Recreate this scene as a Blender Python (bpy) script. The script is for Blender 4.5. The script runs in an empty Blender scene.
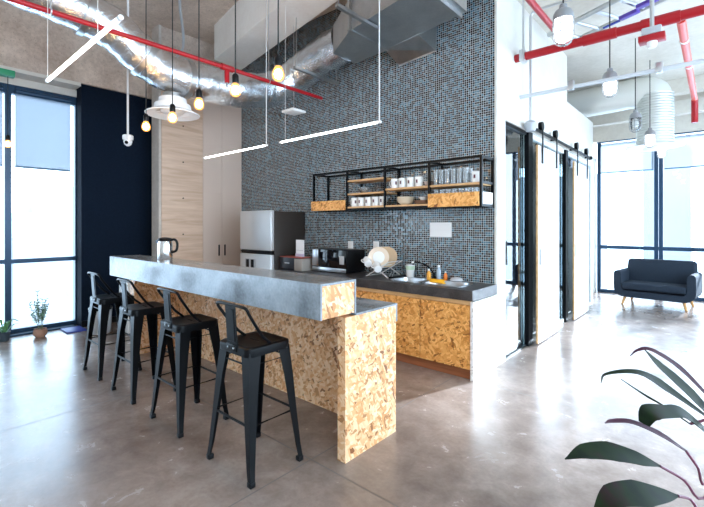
import bpy, bmesh, math, random
from mathutils import Vector, Matrix, Euler
PI = math.pi
scene = bpy.context.scene
COL = scene.collection
random.seed(7)

# ------------------------------------------------------------------ camera, world, lights, exposure
FPX, HORIZON, HCAM, YAW = 415.0, 225.0, 1.5, math.radians(41.33)
cam_data = bpy.data.cameras.new('camera')
cam = bpy.data.objects.new('camera', cam_data); COL.objects.link(cam)
cam.location = (0, 0, HCAM); cam.rotation_euler = (PI/2, 0, YAW)
cam_data.sensor_width = 36; cam_data.lens = FPX/704*36
cam_data.shift_y = (HORIZON-253.5)/704
cam_data.clip_start = 0.05; cam_data.clip_end = 2000
scene.camera = cam

world = bpy.data.worlds.new('world'); scene.world = world; world.use_nodes = True
wn = world.node_tree.nodes; wl = world.node_tree.links
bgn = wn['Background']
tc = wn.new('ShaderNodeTexCoord'); sp = wn.new('ShaderNodeSeparateXYZ'); rp = wn.new('ShaderNodeValToRGB')
wl.new(tc.outputs['Generated'], sp.inputs[0])
mr = wn.new('ShaderNodeMapRange'); mr.inputs[1].default_value = -0.3; mr.inputs[2].default_value = 0.8
wl.new(sp.outputs['Z'], mr.inputs[0]); wl.new(mr.outputs[0], rp.inputs[0])
rp.color_ramp.elements[0].color = (0.52, 0.75, 1.0, 1); rp.color_ramp.elements[0].position = 0.0
rp.color_ramp.elements[1].color = (0.42, 0.70, 1.0, 1); rp.color_ramp.elements[1].position = 1.0
e = rp.color_ramp.elements.new(0.35); e.color = (0.66, 0.84, 1.0, 1)
wl.new(rp.outputs[0], bgn.inputs[0]); bgn.inputs[1].default_value = 5.0

def area(name, loc, rot, sx, sy, power, color):
    l = bpy.data.lights.new(name, 'AREA'); l.shape = 'RECTANGLE'; l.size = sx; l.size_y = sy
    l.energy = power; l.color = color
    o = bpy.data.objects.new(name, l); COL.objects.link(o); o.location = loc; o.rotation_euler = rot
    return o
# daylight through the glazed side of the hall to the right of and behind the photographer
area('daylight_right', (3.75, 3.5, 1.7), (0, PI/2, 0), 3.2, 8.0, 50, (0.80, 0.90, 1.0))


sl = bpy.data.lights.new('sun', 'SUN'); sl.energy = 11.0; sl.angle = math.radians(2.5); sl.color = (0.74, 0.87, 1.0)
so = bpy.data.objects.new('sun', sl); COL.objects.link(so); so.location = (3, 20, 9)
so.rotation_euler = Vector((-0.30, -0.94, -math.tan(math.radians(21)))).to_track_quat('-Z', 'Y').to_euler()
scene.view_settings.view_transform = 'Standard'
scene.view_settings.look = 'None'
scene.view_settings.gamma = 1
scene.view_settings.use_curve_mapping = False
scene.view_settings.exposure = 0.62

# ------------------------------------------------------------------ materials
MATS = {}
def mat(name, color=(0.8, 0.8, 0.8), rough=0.5, metal=0.0, spec=0.5, emit=None, estr=0.0, trans=0.0, ior=1.45):
    if name in MATS: return MATS[name]
    m = bpy.data.materials.new(name); m.use_nodes = True
    b = m.node_tree.nodes['Principled BSDF']
    b.inputs['Base Color'].default_value = (*color, 1); b.inputs['Roughness'].default_value = rough
    b.inputs['Metallic'].default_value = metal; b.inputs['Specular IOR Level'].default_value = spec
    b.inputs['IOR'].default_value = ior; b.inputs['Transmission Weight'].default_value = trans
    if emit: b.inputs['Emission Color'].default_value = (*emit, 1); b.inputs['Emission Strength'].default_value = estr
    MATS[name] = m
    return m
class NT:
    def __init__(s, m):
        s.m = m; s.n = m.node_tree.nodes; s.l = m.node_tree.links; s.b = s.n.get('Principled BSDF')
    def new(s, t, **k):
        x = s.n.new(t)
        for a, v in k.items(): setattr(x, a, v)
        return x
    def link(s, a, b): s.l.new(a, b)
    def coord(s):
        g = s.new('ShaderNodeNewGeometry'); return g.outputs['Position']
    def objco(s):
        g = s.new('ShaderNodeTexCoord'); return g.outputs['Object']
    def math(s, op, a, b=None, c=None):
        x = s.new('ShaderNodeMath', operation=op)
        for i, v in enumerate((a, b, c)):
            if v is None: continue
            if isinstance(v, (int, float)): x.inputs[i].default_value = v
            else: s.link(v, x.inputs[i])
        return x.outputs[0]
    def noise(s, vec, scale, detail=4, rough=0.5, dist=0.0):
        x = s.new('ShaderNodeTexNoise'); x.inputs['Scale'].default_value = scale
        x.inputs['Detail'].default_value = detail; x.inputs['Roughness'].default_value = rough
        x.inputs['Distortion'].default_value = dist
        if vec is not None: s.link(vec, x.inputs['Vector'])
        return x.outputs['Fac']
    def ramp(s, fac, stops, interp='LINEAR'):
        x = s.new('ShaderNodeValToRGB'); r = x.color_ramp; r.interpolation = interp
        while len(r.elements) > 1: r.elements.remove(r.elements[-1])
        r.elements[0].position = stops[0][0]; r.elements[0].color = (*stops[0][1], 1)
        for p, c in stops[1:]:
            e = r.elements.new(p); e.color = (*c, 1)
        s.link(fac, x.inputs[0]); return x.outputs[0]
    def mix(s, fac, a, b, blend='MIX'):
        x = s.new('ShaderNodeMix', data_type='RGBA', blend_type=blend)
        for i, v in ((0, fac), (6, a), (7, b)):
            if isinstance(v, (int, float)): x.inputs[i].default_value = v
            elif isinstance(v, tuple): x.inputs[i].default_value = (*v, 1)
            else: s.link(v, x.inputs[i])
        return x.outputs[2]
    def mapping(s, vec, scale=(1, 1, 1), rot=(0, 0, 0), loc=(0, 0, 0)):
        x = s.new('ShaderNodeMapping'); x.inputs['Scale'].default_value = scale
        x.inputs['Rotation'].default_value = rot; x.inputs['Location'].default_value = loc
        s.link(vec, x.inputs[0]); return x.outputs[0]
    def bump(s, h, strength=0.3, dist=0.01):
        x = s.new('ShaderNodeBump'); x.inputs['Strength'].default_value = strength; x.inputs['Distance'].default_value = dist
        s.link(h, x.inputs['Height']); s.link(x.outputs[0], s.b.inputs['Normal'])
    def base(s, c): s.link(c, s.b.inputs['Base Color'])
    def rough(s, c): s.link(c, s.b.inputs['Roughness'])

def osb(name, light, mid, dark):
    m = mat(name, mid, 0.62); t = NT(m)
    p = t.coord(); sx = t.new('ShaderNodeSeparateXYZ'); t.link(p, sx.inputs[0])
    u = t.math('ADD', sx.outputs['X'], sx.outputs['Y']); v = t.math('ADD', sx.outputs['Z'], t.math('MULTIPLY', sx.outputs['Y'], 0.37))
    cb = t.new('ShaderNodeCombineXYZ'); t.link(u, cb.inputs[0]); t.link(v, cb.inputs[1])
    stops = [(0.0, dark), (0.13, mid), (0.35, tuple(0.5*(a+b) for a, b in zip(mid, light))), (0.6, light), (0.85, mid), (1.0, tuple(0.6*a+0.4*b for a, b in zip(mid, dark)))]
    cur = None; ht = None
    for i, (ang, s1, s2) in enumerate(((0.35, 13, 42), (1.55, 11, 36), (2.3, 17, 60), (2.85, 10, 30), (0.9, 22, 80), (1.2, 9, 40), (2.6, 26, 60))):
        rot = t.mapping(cb.outputs[0], (1, 1, 1), (0, 0, ang), (0, 0, 0))
        dn = t.new('ShaderNodeTexNoise'); dn.inputs['Scale'].default_value = 9+i; dn.inputs['Detail'].default_value = 3; t.link(rot, dn.inputs['Vector'])
        dv = t.new('ShaderNodeVectorMath', operation='MULTIPLY_ADD'); t.link(dn.outputs['Color'], dv.inputs[0]); dv.inputs[1].default_value = (.05, .05, 0); t.link(rot, dv.inputs[2])
        sc = t.mapping(dv.outputs[0], (s1, s2, 1), (0, 0, 0), (i*3.1, i*1.7, 0))
        vo = t.new('ShaderNodeTexVoronoi', voronoi_dimensions='2D'); t.link(sc, vo.inputs['Vector']); vo.inputs['Scale'].default_value = 1.0
        se = t.new('ShaderNodeSeparateColor'); t.link(vo.outputs['Color'], se.inputs[0])
        col = t.ramp(se.outputs[0], stops)
        grain = t.noise(sc, 2.5, 2)
        col = t.mix(t.math('MULTIPLY', grain, 0.2), col, mid)
        if cur is None: cur = col; ht = se.outputs[1]
        else:
            f = t.math('GREATER_THAN', se.outputs[1], 0.62); cur = t.mix(f, cur, col)
            ht = t.math('MAXIMUM', ht, se.outputs[1])
    t.base(cur); t.bump(ht, 0.15, 0.003)
    t.b.inputs['Roughness'].default_value = 0.5
    return m
OSB = osb('osb', (0.96, 0.68, 0.43), (0.74, 0.34, 0.13), (0.17, 0.045, 0.012))
OSB_D = osb('osb_varnished', (0.98, 0.55, 0.19), (0.70, 0.29, 0.06), (0.20, 0.06, 0.012))
OSB_LIT = osb('osb_daylit', (0.93, 0.92, 0.90), (0.80, 0.77, 0.72), (0.58, 0.52, 0.47))  # lit copy of the OSB: window glare painted in as pale colour

def concrete(name, a, b, rough=0.6, scale=3.0, bump=0.1, speck=None):
    m = mat(name, a, rough); t = NT(m); p = t.coord()
    n1 = t.noise(p, scale, 6, 0.6, 0.3); n2 = t.noise(p, scale*14, 4, 0.6)
    f = t.math('ADD', t.math('MULTIPLY', n1, 0.7), t.math('MULTIPLY', n2, 0.3))
    c = t.ramp(f, [(0.36, a), (0.64, b)])
    if speck:
        n3 = t.noise(p, scale*40, 3, 0.7); c = t.mix(t.math('MULTIPLY', t.math('GREATER_THAN', n3, 0.62), 0.5), c, speck)
    t.base(c); t.bump(f, bump, 0.01); return m
CEIL = concrete('ceiling_concrete', (0.46, 0.35, 0.28), (0.80, 0.67, 0.57), 0.8, 1.6, 0.25, (0.22, 0.17, 0.14))
CEILR = concrete('cream_painted_concrete', (0.62, 0.56, 0.48), (0.76, 0.70, 0.62), 0.7, 1.2, 0.15)
SLAB = concrete('bar_concrete', (0.10, 0.115, 0.13), (0.30, 0.33, 0.36), 0.2, 3.5, 0.06)
MATS['bar_concrete'].node_tree.nodes['Principled BSDF'].inputs['Specular IOR Level'].default_value = 0.8
WORK = concrete('worktop_concrete', (0.022, 0.021, 0.023), (0.085, 0.08, 0.08), 0.35, 5.0, 0.06)
WHITE_P = concrete('white_plaster', (0.66, 0.62, 0.56), (0.74, 0.70, 0.64), 0.75, 1.0, 0.08)
BEAMM = concrete('plastered_beam', (0.80, 0.74, 0.68), (0.90, 0.86, 0.81), 0.75, 1.6, 0.15)
PILLAR = concrete('grey_plaster', (0.46, 0.41, 0.37), (0.64, 0.58, 0.53), 0.8, 2.5, 0.15)

def floor_mat():
    m = mat('polished_concrete_floor', (0.3, 0.27, 0.25), 0.25); t = NT(m); p = t.coord()
    n1 = t.noise(p, 0.9, 6, 0.62, 0.6); n2 = t.noise(p, 5.0, 6, 0.65, 0.4); n3 = t.noise(p, 40.0, 3, 0.6)
    f = t.math('ADD', t.math('MULTIPLY', n1, 0.55), t.math('ADD', t.math('MULTIPLY', n2, 0.35), t.math('MULTIPLY', n3, 0.10)))
    c = t.ramp(f, [(0.33, (0.15, 0.107, 0.085)), (0.5, (0.275, 0.21, 0.178)), (0.66, (0.42, 0.345, 0.30))])
    sx = t.new('ShaderNodeSeparateXYZ'); t.link(p, sx.inputs[0])
    def lines(o, off, per):
        a = t.math('ADD', o, off); w = t.math('PINGPONG', a, per/2)   # 0 at multiples of per
        return t.math('LESS_THAN', w, 0.0045)
    j = t.math('MAXIMUM', lines(sx.outputs['X'], 1.95, 1.95), lines(sx.outputs['Y'], -1.82, 1.95))
    c = t.mix(t.math('MULTIPLY', j, 0.75), c, (0.06, 0.05, 0.045))
    # crisp blotches of mortar and wear
    n4 = t.noise(p, 2.2, 8, 0.7, 1.2); c = t.mix(t.math('MULTIPLY', t.math('GREATER_THAN', n4, 0.63), 0.015), c, (0.5, 0.47, 0.44))
    t.base(c)
    r = t.math('ADD', 0.12, t.math('MULTIPLY', n2, 0.24)); t.rough(t.math('ADD', r, t.math('MULTIPLY', j, 0.3)))
    t.b.inputs['Specular IOR Level'].default_value = 0.85
    t.bump(t.math('SUBTRACT', f, j), 0.06, 0.01)
    return m
FLOOR = floor_mat()

def tile_mat():
    m = mat('mosaic_tile', (0.1, 0.2, 0.25), 0.12); t = NT(m); p = t.coord()
    sx = t.new('ShaderNodeSeparateXYZ'); t.link(p, sx.inputs[0])
    P = 0.025
    row = t.math('DIVIDE', sx.outputs['Z'], P); ri = t.math('FLOOR', row); rf = t.math('FRACT', row)
    col = t.math('DIVIDE', sx.outputs['X'], P); ci = t.math('FLOOR', col); cf = t.math('FRACT', col)
    ex = t.math('ABSOLUTE', t.math('SUBTRACT', cf, 0.5)); ez = t.math('ABSOLUTE', t.math('SUBTRACT', rf, 0.5))
    grout = t.math('GREATER_THAN', t.math('MAXIMUM', ex, ez), 0.425)
    cb = t.new('ShaderNodeCombineXYZ'); t.link(ci, cb.inputs[0]); t.link(ri, cb.inputs[1])
    wn_ = t.new('ShaderNodeTexWhiteNoise', noise_dimensions='2D'); t.link(cb.outputs[0], wn_.inputs['Vector'])
    c = t.ramp(wn_.outputs['Value'], [(0, (0.004, 0.0035, 0.004)), (0.40, (0.04, 0.12, 0.17)), (0.60, (0.07, 0.17, 0.225)),
                                     (0.70, (0.03, 0.022, 0.022)), (0.84, (0.12, 0.17, 0.19)), (0.92, (0.02, 0.04, 0.06))], 'CONSTANT')
    c = t.mix(grout, c, (0.58, 0.60, 0.61)); t.base(c)
    t.rough(t.math('ADD', 0.10, t.math('MULTIPLY', grout, 0.6)))
    # every glass tile sits a touch differently
    nm = t.new('ShaderNodeVectorMath', operation='SCALE'); sb = t.new('ShaderNodeVectorMath', operation='SUBTRACT')
    t.link(wn_.outputs['Color'], sb.inputs[0]); sb.inputs[1].default_value = (0.5, 0.5, 0.5)
    t.link(sb.outputs[0], nm.inputs[0]); nm.inputs['Scale'].default_value = 0.09
    g = t.new('ShaderNodeNewGeometry'); ad = t.new('ShaderNodeVectorMath', operation='ADD')
    t.link(g.outputs['Normal'], ad.inputs[0]); t.link(nm.outputs[0], ad.inputs[1])
    no = t.new('ShaderNodeVectorMath', operation='NORMALIZE'); t.link(ad.outputs[0], no.inputs[0])
    t.link(no.outputs[0], t.b.inputs['Normal'])
    return m
TILE = tile_mat()

def wood(name, a, b, rot=(0, 0, 0), scale=(1, 1, 14), rough=0.45, knots=False):
    m = mat(name, a, rough); t = NT(m); p = t.mapping(t.coord(), scale, rot)
    n = t.noise(p, 1.6, 6, 0.6, 0.8); c = t.ramp(n, [(0.35, a), (0.65, b)])
    t.base(c); return m
PLY = wood('pine_plywood', (0.62, 0.42, 0.29), (0.78, 0.58, 0.44), scale=(0.7, 0.7, 9))
SHELFW = wood('shelf_wood', (0.55, 0.30, 0.12), (0.72, 0.44, 0.21), scale=(3, 12, 12))
PLINTH = wood('plinth_wood', (0.22, 0.07, 0.03), (0.33, 0.12, 0.05), scale=(1, 12, 14))
LEGW = wood('sofa_leg_wood', (0.62, 0.30, 0.10), (0.74, 0.40, 0.16), scale=(6, 6, 1))
LAM = mat('beige_laminate', (0.72, 0.57, 0.48), 0.45)
DOORW = mat('white_oak_door', (0.78, 0.76, 0.73), 0.25)

def foil():
    m = mat('duct_foil', (0.72, 0.74, 0.76), 0.24, 1.0); t = NT(m); p = t.coord()
    n = t.noise(p, 9, 5, 0.6, 1.0); n2 = t.noise(p, 60, 2)
    t.bump(t.math('ADD', n, t.math('MULTIPLY', n2, 0.15)), 0.45, 0.03); return m
FOIL = foil()
GALV = concrete('galvanised_steel', (0.42, 0.42, 0.42), (0.55, 0.55, 0.54), 0.34, 4.0, 0.03); MATS['galvanised_steel'].node_tree.nodes['Principled BSDF'].inputs['Metallic'].default_value = 1.0
BLACK = mat('black_powder_metal', (0.0025, 0.003, 0.004), 0.33, 0.0, 0.16)
BLACKP = mat('black_plastic', (0.005, 0.005, 0.006), 0.35, 0, 0.25)
DARKGLASS = mat('black_gloss', (0.006, 0.006, 0.008), 0.05)
RED = mat('red_paint', (0.38, 0.006, 0.012), 0.35)
REDL = mat('red_flexible_hose', (0.78, 0.10, 0.07), 0.4)
NAVY = concrete('navy_fabric_panel', (0.004, 0.009, 0.020), (0.006, 0.013, 0.027), 0.85, 30, 0.05)
MATS['navy_fabric_panel'].node_tree.nodes['Principled BSDF'].inputs['Specular IOR Level'].default_value = 0.12
FRAME = mat('window_frame_blue_grey', (0.02, 0.055, 0.11), 0.35, 0.3)
STEEL = mat('brushed_steel', (0.62, 0.63, 0.65), 0.28, 1.0)
FRIDGE = mat('silver_door', (0.68, 0.69, 0.70), 0.38, 0.5)
FRSIDE = mat('dark_grey_side', (0.030, 0.022, 0.018), 0.5)
WHITE = mat('white_plastic', (0.82, 0.82, 0.82), 0.4)
PAPER = mat('white_paper', (0.85, 0.85, 0.86), 0.7)
CERAM = mat('white_ceramic', (0.85, 0.84, 0.82), 0.15)
CREAM = mat('cream_ceramic', (0.78, 0.66, 0.50), 0.2)
GREYP = mat('grey_plastic', (0.45, 0.46, 0.48), 0.45)
PRINT = mat('dark_print', (0.10, 0.02, 0.04), 0.4)
CORD = mat('black_cord', (0.01, 0.01, 0.01), 0.6)
WCORD = mat('white_cord', (0.75, 0.75, 0.74), 0.5)
PURPLE = mat('purple_paint', (0.10, 0.05, 0.35), 0.45)
BLUEP = mat('blue_paint', (0.04, 0.06, 0.35), 0.45)
YEL = mat('yellow_sponge', (0.95, 0.46, 0.02), 0.8)
ORANGE = mat('orange_plastic', (0.85, 0.22, 0.03), 0.4)
GREENP = mat('green_plastic', (0.03, 0.30, 0.14), 0.4)
SOFAB = concrete('slate_blue_upholstery', (0.010, 0.018, 0.032), (0.016, 0.027, 0.046), 0.85, 60, 0.1)
TERRA = mat('terracotta', (0.42, 0.24, 0.17), 0.8)
SOIL = mat('potting_soil', (0.03, 0.02, 0.015), 0.95)
LEAFG = mat('fresh_leaf', (0.10, 0.28, 0.10), 0.45)
LEAFG2 = mat('sage_leaf', (0.22, 0.36, 0.24), 0.5)
LED = mat('led_diffuser', (0.9, 0.9, 0.9), 0.5, emit=(0.95, 0.97, 1.0), estr=6.0)
FILA = mat('warm_bulb_glow', (1, 0.8, 0.6), 0.3, emit=(1.0, 0.42, 0.12), estr=9.0)
FILC = mat('warm_bulb_core', (1, 0.8, 0.6), 0.3, emit=(1.0, 0.75, 0.42), estr=40.0)
CAGEL = mat('cool_lamp_glow', (1, 1, 1), 0.3, emit=(0.85, 0.94, 1.0), estr=6.0)
CARD = mat('card_lilac', (0.60, 0.52, 0.66), 0.5)
BOXD = mat('dark_box_print', (0.02, 0.022, 0.03), 0.3)
BOXR = mat('red_box_print', (0.35, 0.07, 0.05), 0.4)
CUPG = mat('pale_green_print', (0.55, 0.68, 0.50), 0.4)
CHAIRB = mat('dark_mesh_fabric', (0.012, 0.014, 0.018), 0.7)

def dracaena():
    m = mat('cordyline_leaf', (0.02, 0.04, 0.015), 0.45, 0, 0.1); t = NT(m); p = t.objco()
    n = t.noise(p, 9, 4); c = t.ramp(n, [(0.38, (0.003, 0.007, 0.003)), (0.55, (0.007, 0.016, 0.004)), (0.70, (0.02, 0.006, 0.009))])
    t.base(c); return m
CORDY = dracaena()
CORDYR = mat('cordyline_stalk', (0.14, 0.03, 0.06), 0.35)

def glass_pane(name, tint, refl=1.0, blend=0.12):
    m = bpy.data.materials.new(name); m.use_nodes = True; n = m.node_tree.nodes; l = m.node_tree.links
    n.remove(n['Principled BSDF']); out = n['Material Output']
    tr = n.new('ShaderNodeBsdfTransparent'); tr.inputs[0].default_value = (*tint, 1)
    gl = n.new('ShaderNodeBsdfGlossy'); gl.inputs['Roughness'].default_value = 0.02
    lw = n.new('ShaderNodeFresnel'); lw.inputs[0].default_value = 1.45
    mu = n.new('ShaderNodeMath'); mu.operation = 'MULTIPLY'; mu.inputs[1].default_value = refl
    l.new(lw.outputs[0], mu.inputs[0])
    mx = n.new('ShaderNodeMixShader'); l.new(mu.outputs[0], mx.inputs[0]); l.new(tr.outputs[0], mx.inputs[1]); l.new(gl.outputs[0], mx.inputs[2])
    l.new(mx.outputs[0], out.inputs[0]); MATS[name] = m; return m
PANE = glass_pane('window_glass', (0.97, 0.985, 1.0))
PANEG = glass_pane('greenish_partition_glass', (0.80, 0.90, 0.92), 1.6)
TUMB = glass_pane('drinking_glass', (0.93, 0.945, 0.95), 1.1)
_n = TUMB.node_tree.nodes; _l = TUMB.node_tree.links
_d = _n.new('ShaderNodeBsdfDiffuse'); _d.inputs[0].default_value = (0.85, 0.88, 0.9, 1); _m = _n.new('ShaderNodeMixShader'); _m.inputs[0].default_value = 0.16
_o = _n['Material Output']; _s = _o.inputs[0].links[0].from_socket; _l.new(_s, _m.inputs[1]); _l.new(_d.outputs[0], _m.inputs[2]); _l.new(_m.outputs[0], _o.inputs[0])
BULBG = glass_pane('bulb_glass', (0.95, 0.95, 0.95), 1.5)
def glow_glass(name, col, st, fac):
    m = bpy.data.materials.new(name); m.use_nodes = True; n = m.node_tree.nodes; l = m.node_tree.links
    n.remove(n['Principled BSDF']); tr = n.new('ShaderNodeBsdfTransparent'); em = n.new('ShaderNodeEmission')
    em.inputs[0].default_value = (*col, 1); em.inputs[1].default_value = st
    mx = n.new('ShaderNodeMixShader'); mx.inputs[0].default_value = fac
    l.new(tr.outputs[0], mx.inputs[1]); l.new(em.outputs[0], mx.inputs[2]); l.new(mx.outputs[0], n['Material Output'].inputs[0]); return m
WARMG = glow_glass('warm_glowing_glass', (1.0, 0.42, 0.10), 3.0, 0.35)
COOLG = glow_glass('cool_glowing_glass', (0.85, 0.94, 1.0), 5, 0.5)
def blind_mat():
    m = bpy.data.materials.new('translucent_blind'); m.use_nodes = True; n = m.node_tree.nodes; l = m.node_tree.links
    n.remove(n['Principled BSDF']); out = n['Material Output']
    tr = n.new('ShaderNodeBsdfTransparent'); tr.inputs[0].default_value = (0.46, 0.475, 0.50, 1)
    tl = n.new('ShaderNodeBsdfTranslucent'); tl.inputs[0].default_value = (0.46, 0.475, 0.50, 1)
    mx = n.new('ShaderNodeMixShader'); mx.inputs[0].default_value = 0.5
    l.new(tr.outputs[0], mx.inputs[1]); l.new(tl.outputs[0], mx.inputs[2]); l.new(mx.outputs[0], out.inputs[0])
    return m
BLIND = blind_mat()

# ------------------------------------------------------------------ mesh helpers
def BM(): return bmesh.new()
def box(bm, x0, x1, y0, y1, z0, z1, bev=0.0, seg=2):
    r = bmesh.ops.create_cube(bm, size=1.0); vs = r['verts']
    for v in vs:
        v.co = Vector((x0+(v.co.x+.5)*(x1-x0), y0+(v.co.y+.5)*(y1-y0), z0+(v.co.z+.5)*(z1-z0)))
    if bev > 0:
        es = list({e for v in vs for e in v.link_edges})
        bmesh.ops.bevel(bm, geom=es, offset=bev, segments=seg, profile=0.5, affect='EDGES')
    return bm
def obox(bm, c, size, mtx, bev=0.0, seg=2):
    """oriented box: centre c, size, 3x3 rotation"""
    b2 = BM(); box(b2, -size[0]/2, size[0]/2, -size[1]/2, size[1]/2, -size[2]/2, size[2]/2, bev, seg)
    b2.transform(Matrix.Translation(Vector(c)) @ mtx.to_4x4())
    me = bpy.data.meshes.new('tmp'); b2.to_mesh(me); b2.free(); bm.from_mesh(me); bpy.data.meshes.remove(me)
    return bm
def tube(bm, pts, r, n=10, closed=False, caps=True, up=None):
    pts = [Vector(p) for p in pts]; N = len(pts)
    rs = r if isinstance(r, (list, tuple)) else [r]*N
    rings = []; prev = None
    for i, p in enumerate(pts):
        if closed: d = pts[(i+1) % N]-pts[i-1]
        elif i == 0: d = pts[1]-p
        elif i == N-1: d = p-pts[i-1]
        else: d = (pts[i+1]-p).normalized()+(p-pts[i-1]).normalized()
        d.normalize()
        if prev is None:
            a = Vector((0, 0, 1)) if abs(d.z) < 0.9 else Vector((1, 0, 0))
            s = d.cross(a).normalized()
        else:
            s = (prev-d*prev.dot(d))
            s = s.normalized() if s.length > 1e-6 else d.orthogonal().normalized()
        prev = s; t = d.cross(s)
        rings.append([bm.verts.new(p+(s*math.cos(2*PI*k/n)+t*math.sin(2*PI*k/n))*rs[i]) for k in range(n)])
    M = N if closed else N-1
    for i in range(M):
        A, B = rings[i], rings[(i+1) % N]
        for k in range(n):
            bm.faces.new((A[k], A[(k+1) % n], B[(k+1) % n], B[k]))
    if caps and not closed:
        bm.faces.new(list(reversed(rings[0]))); bm.faces.new(rings[-1])
    return bm
def smooth_path(pts, sub=6):
    pts = [Vector(p) for p in pts]; out = []
    P = [pts[0]*2-pts[1]]+pts+[pts[-1]*2-pts[-2]]
    for i in range(1, len(P)-2):
        for k in range(sub):
            t = k/sub; a, b, c, d = P[i-1], P[i], P[i+1], P[i+2]
            out.append(0.5*((2*b)+(-a+c)*t+(2*a-5*b+4*c-d)*t*t+(-a+3*b-3*c+d)*t**3))
    out.append(pts[-1]); return out
def lathe(bm, prof, c=(0, 0, 0), n=24, mtx=None):
    """profile of (r, z); closed surface where r==0"""
    rings = []; c = Vector(c)
    def X(v):
        v = Vector(v)
        if mtx is not None: v = mtx @ v
        return v+c
    for r, z in prof:
        if r <= 1e-6: rings.append([bm.verts.new(X((0, 0, z)))])
        else: rings.append([bm.verts.new(X((r*math.cos(2*PI*k/n), r*math.sin(2*PI*k/n), z))) for k in range(n)])
    for A, B in zip(rings[:-1], rings[1:]):
        if len(A) == 1 and len(B) == 1: continue
        for k in range(n):
            k2 = (k+1) % n
            if len(A) == 1: bm.faces.new((A[0], B[k], B[k2]))
            elif len(B) == 1: bm.faces.new((A[k], A[k2], B[0]))
            else: bm.faces.new((A[k], A[k2], B[k2], B[k]))
    return bm
def cyl(bm, p0, p1, r, n=16, r1=None):
    return tube(bm, [p0, p1], [r, r1 if r1 is not None else r], n)
def finish(bm, name, m, smooth):
    bmesh.ops.recalc_face_normals(bm, faces=bm.faces)
    me = bpy.data.meshes.new(name); bm.to_mesh(me); bm.free()
    if m: me.materials.append(m)
    if smooth:
        for f in me.polygons: f.use_smooth = True
        me.set_sharp_from_angle(angle=math.radians(38))
    return me
def obj(name, bm, m, parent=None, smooth=True, label=None):
    """bm is given in world space; parent must be an unrotated root or part"""
    if parent is None:
        xs = [v.co for v in bm.verts]
        c = Vector(((min(v.x for v in xs)+max(v.x for v in xs))/2, (min(v.y for v in xs)+max(v.y for v in xs))/2, min(v.z for v in xs)))
        bm.transform(Matrix.Translation(-c))
    else:
        off = Vector((0, 0, 0)); q = parent
        while q is not None: off += q.location; q = q.parent
        bm.transform(Matrix.Translation(-off))
    me = finish(bm, name, m, smooth)
    o = bpy.data.objects.new(name, me); COL.objects.link(o)
    if parent is None: o.location = c
    else: o.parent = parent
    if label: o['label'] = label
    return o
def thing(name, label, cat, loc=(0, 0, 0), group=None):
    o = bpy.data.objects.new(name, None); COL.objects.link(o); o.empty_display_size = 0.1
    o.location = loc; o['label'] = label; o['category'] = cat
    if group: o['group'] = group
    return o
def tag(o, label, cat, group=None):
    o['label'] = label; o['category'] = cat
    if group: o['group'] = group
    return o
def struct(name, bm, m, parent=None, smooth=False):
    o = obj(name, bm, m, parent, smooth); o['kind'] = 'structure'; return o
def sroot(name, loc):
    o = bpy.data.objects.new(name, None); COL.objects.link(o); o.location = loc; o['kind'] = 'structure'; return o
def dup(root, loc, label=None, rotz=None, group=None):
    r = root.copy(); COL.objects.link(r); r.location = loc
    if rotz is not None: r.rotation_euler = (0, 0, rotz)
    if label: r['label'] = label
    if group: r['group'] = group
    for ch in list(root.children):
        c = ch.copy(); COL.objects.link(c); c.parent = r
        for g in list(ch.children):
            d = g.copy(); COL.objects.link(d); d.parent = c
    return r
ORD = ['first', 'second', 'third', 'fourth', 'fifth', 'sixth', 'seventh', 'eighth', 'ninth', 'tenth']
Fv = Vector((-math.sin(YAW), math.cos(YAW), 0)); Rv = Vector((math.cos(YAW), math.sin(YAW), 0))
def rotz3(a): return Matrix.Rotation(a, 3, 'Z')

# ------------------------------------------------------------------ structure
ZC_L, ZC_R = 4.6, 4.12
struct('floor', box(BM(), -7.4, 3.6, -3.4, 10.9, -0.15, 0), FLOOR)
struct('ceiling', box(BM(), -7.4, -1.75, -3.4, 4.42, ZC_L, ZC_L+0.2), CEIL)
bm = box(BM(), -1.75, 3.6, -3.4, 10.9, ZC_R, ZC_R+0.68)
struct('ceiling', bm, CEILR)
struct('ceiling', box(BM(), -6.4, -2.15, 4.43, 10.7, 2.95, 3.1), WHITE_P)
struct('wall_back', box(BM(), -7.3, -1.775, 4.32, 4.42, 0, ZC_L), TILE)
struct('trim_1', box(BM(), -1.775, -1.75, 4.31, 4.55, 0, ZC_R), WHITE_P)
struct('wall_right', box(BM(), -1.87, -1.75, 4.55, 7.05, 2.66, ZC_R), WHITE_P)
struct('wall_right', box(BM(), -1.87, -1.75, 7.05, 8.85, 2.66, 3.42), WHITE_P)
struct('wall_right_return', box(BM(), -2.15, -2.05, 8.85, 10.7, 0, 3.0), WHITE_P)
struct('wall_upper_left', box(BM(), -3.4, -3.3, 4.42, 10.9, 3.1, ZC_R), WHITE_P)
struct('ceiling', box(BM(), -3.4, -1.75, 4.42, 10.9, ZC_R, ZC_R+.2), CEILR)
struct('wall_meeting_room', box(BM(), -6.5, -6.4, 4.42, 10.7, 0, 3.1), WHITE_P)
struct('wall_rear', box(BM(), -7.4, 3.6, -3.5, -3.4, 0, ZC_L), WHITE_P)
w7 = sroot('window_7', (3.65, 3.5, 0)); bm = box(BM(), 3.6, 3.7, -3.4, 10.9, 3.3, ZC_R)
struct('window_lintel', bm, WHITE_P, w7)
bm = BM()
for y in (-3.3, -0.8, 1.7, 4.2, 6.7, 9.2): box(bm, 3.61, 3.69, y-.04, y+.04, 0, 3.3)
for z0, z1 in ((0, .1), (.97, 1.05), (3.22, 3.3)): box(bm, 3.61, 3.69, -3.4, 10.9, z0, z1)
struct('window_frame', bm, FRAME, w7)
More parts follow.
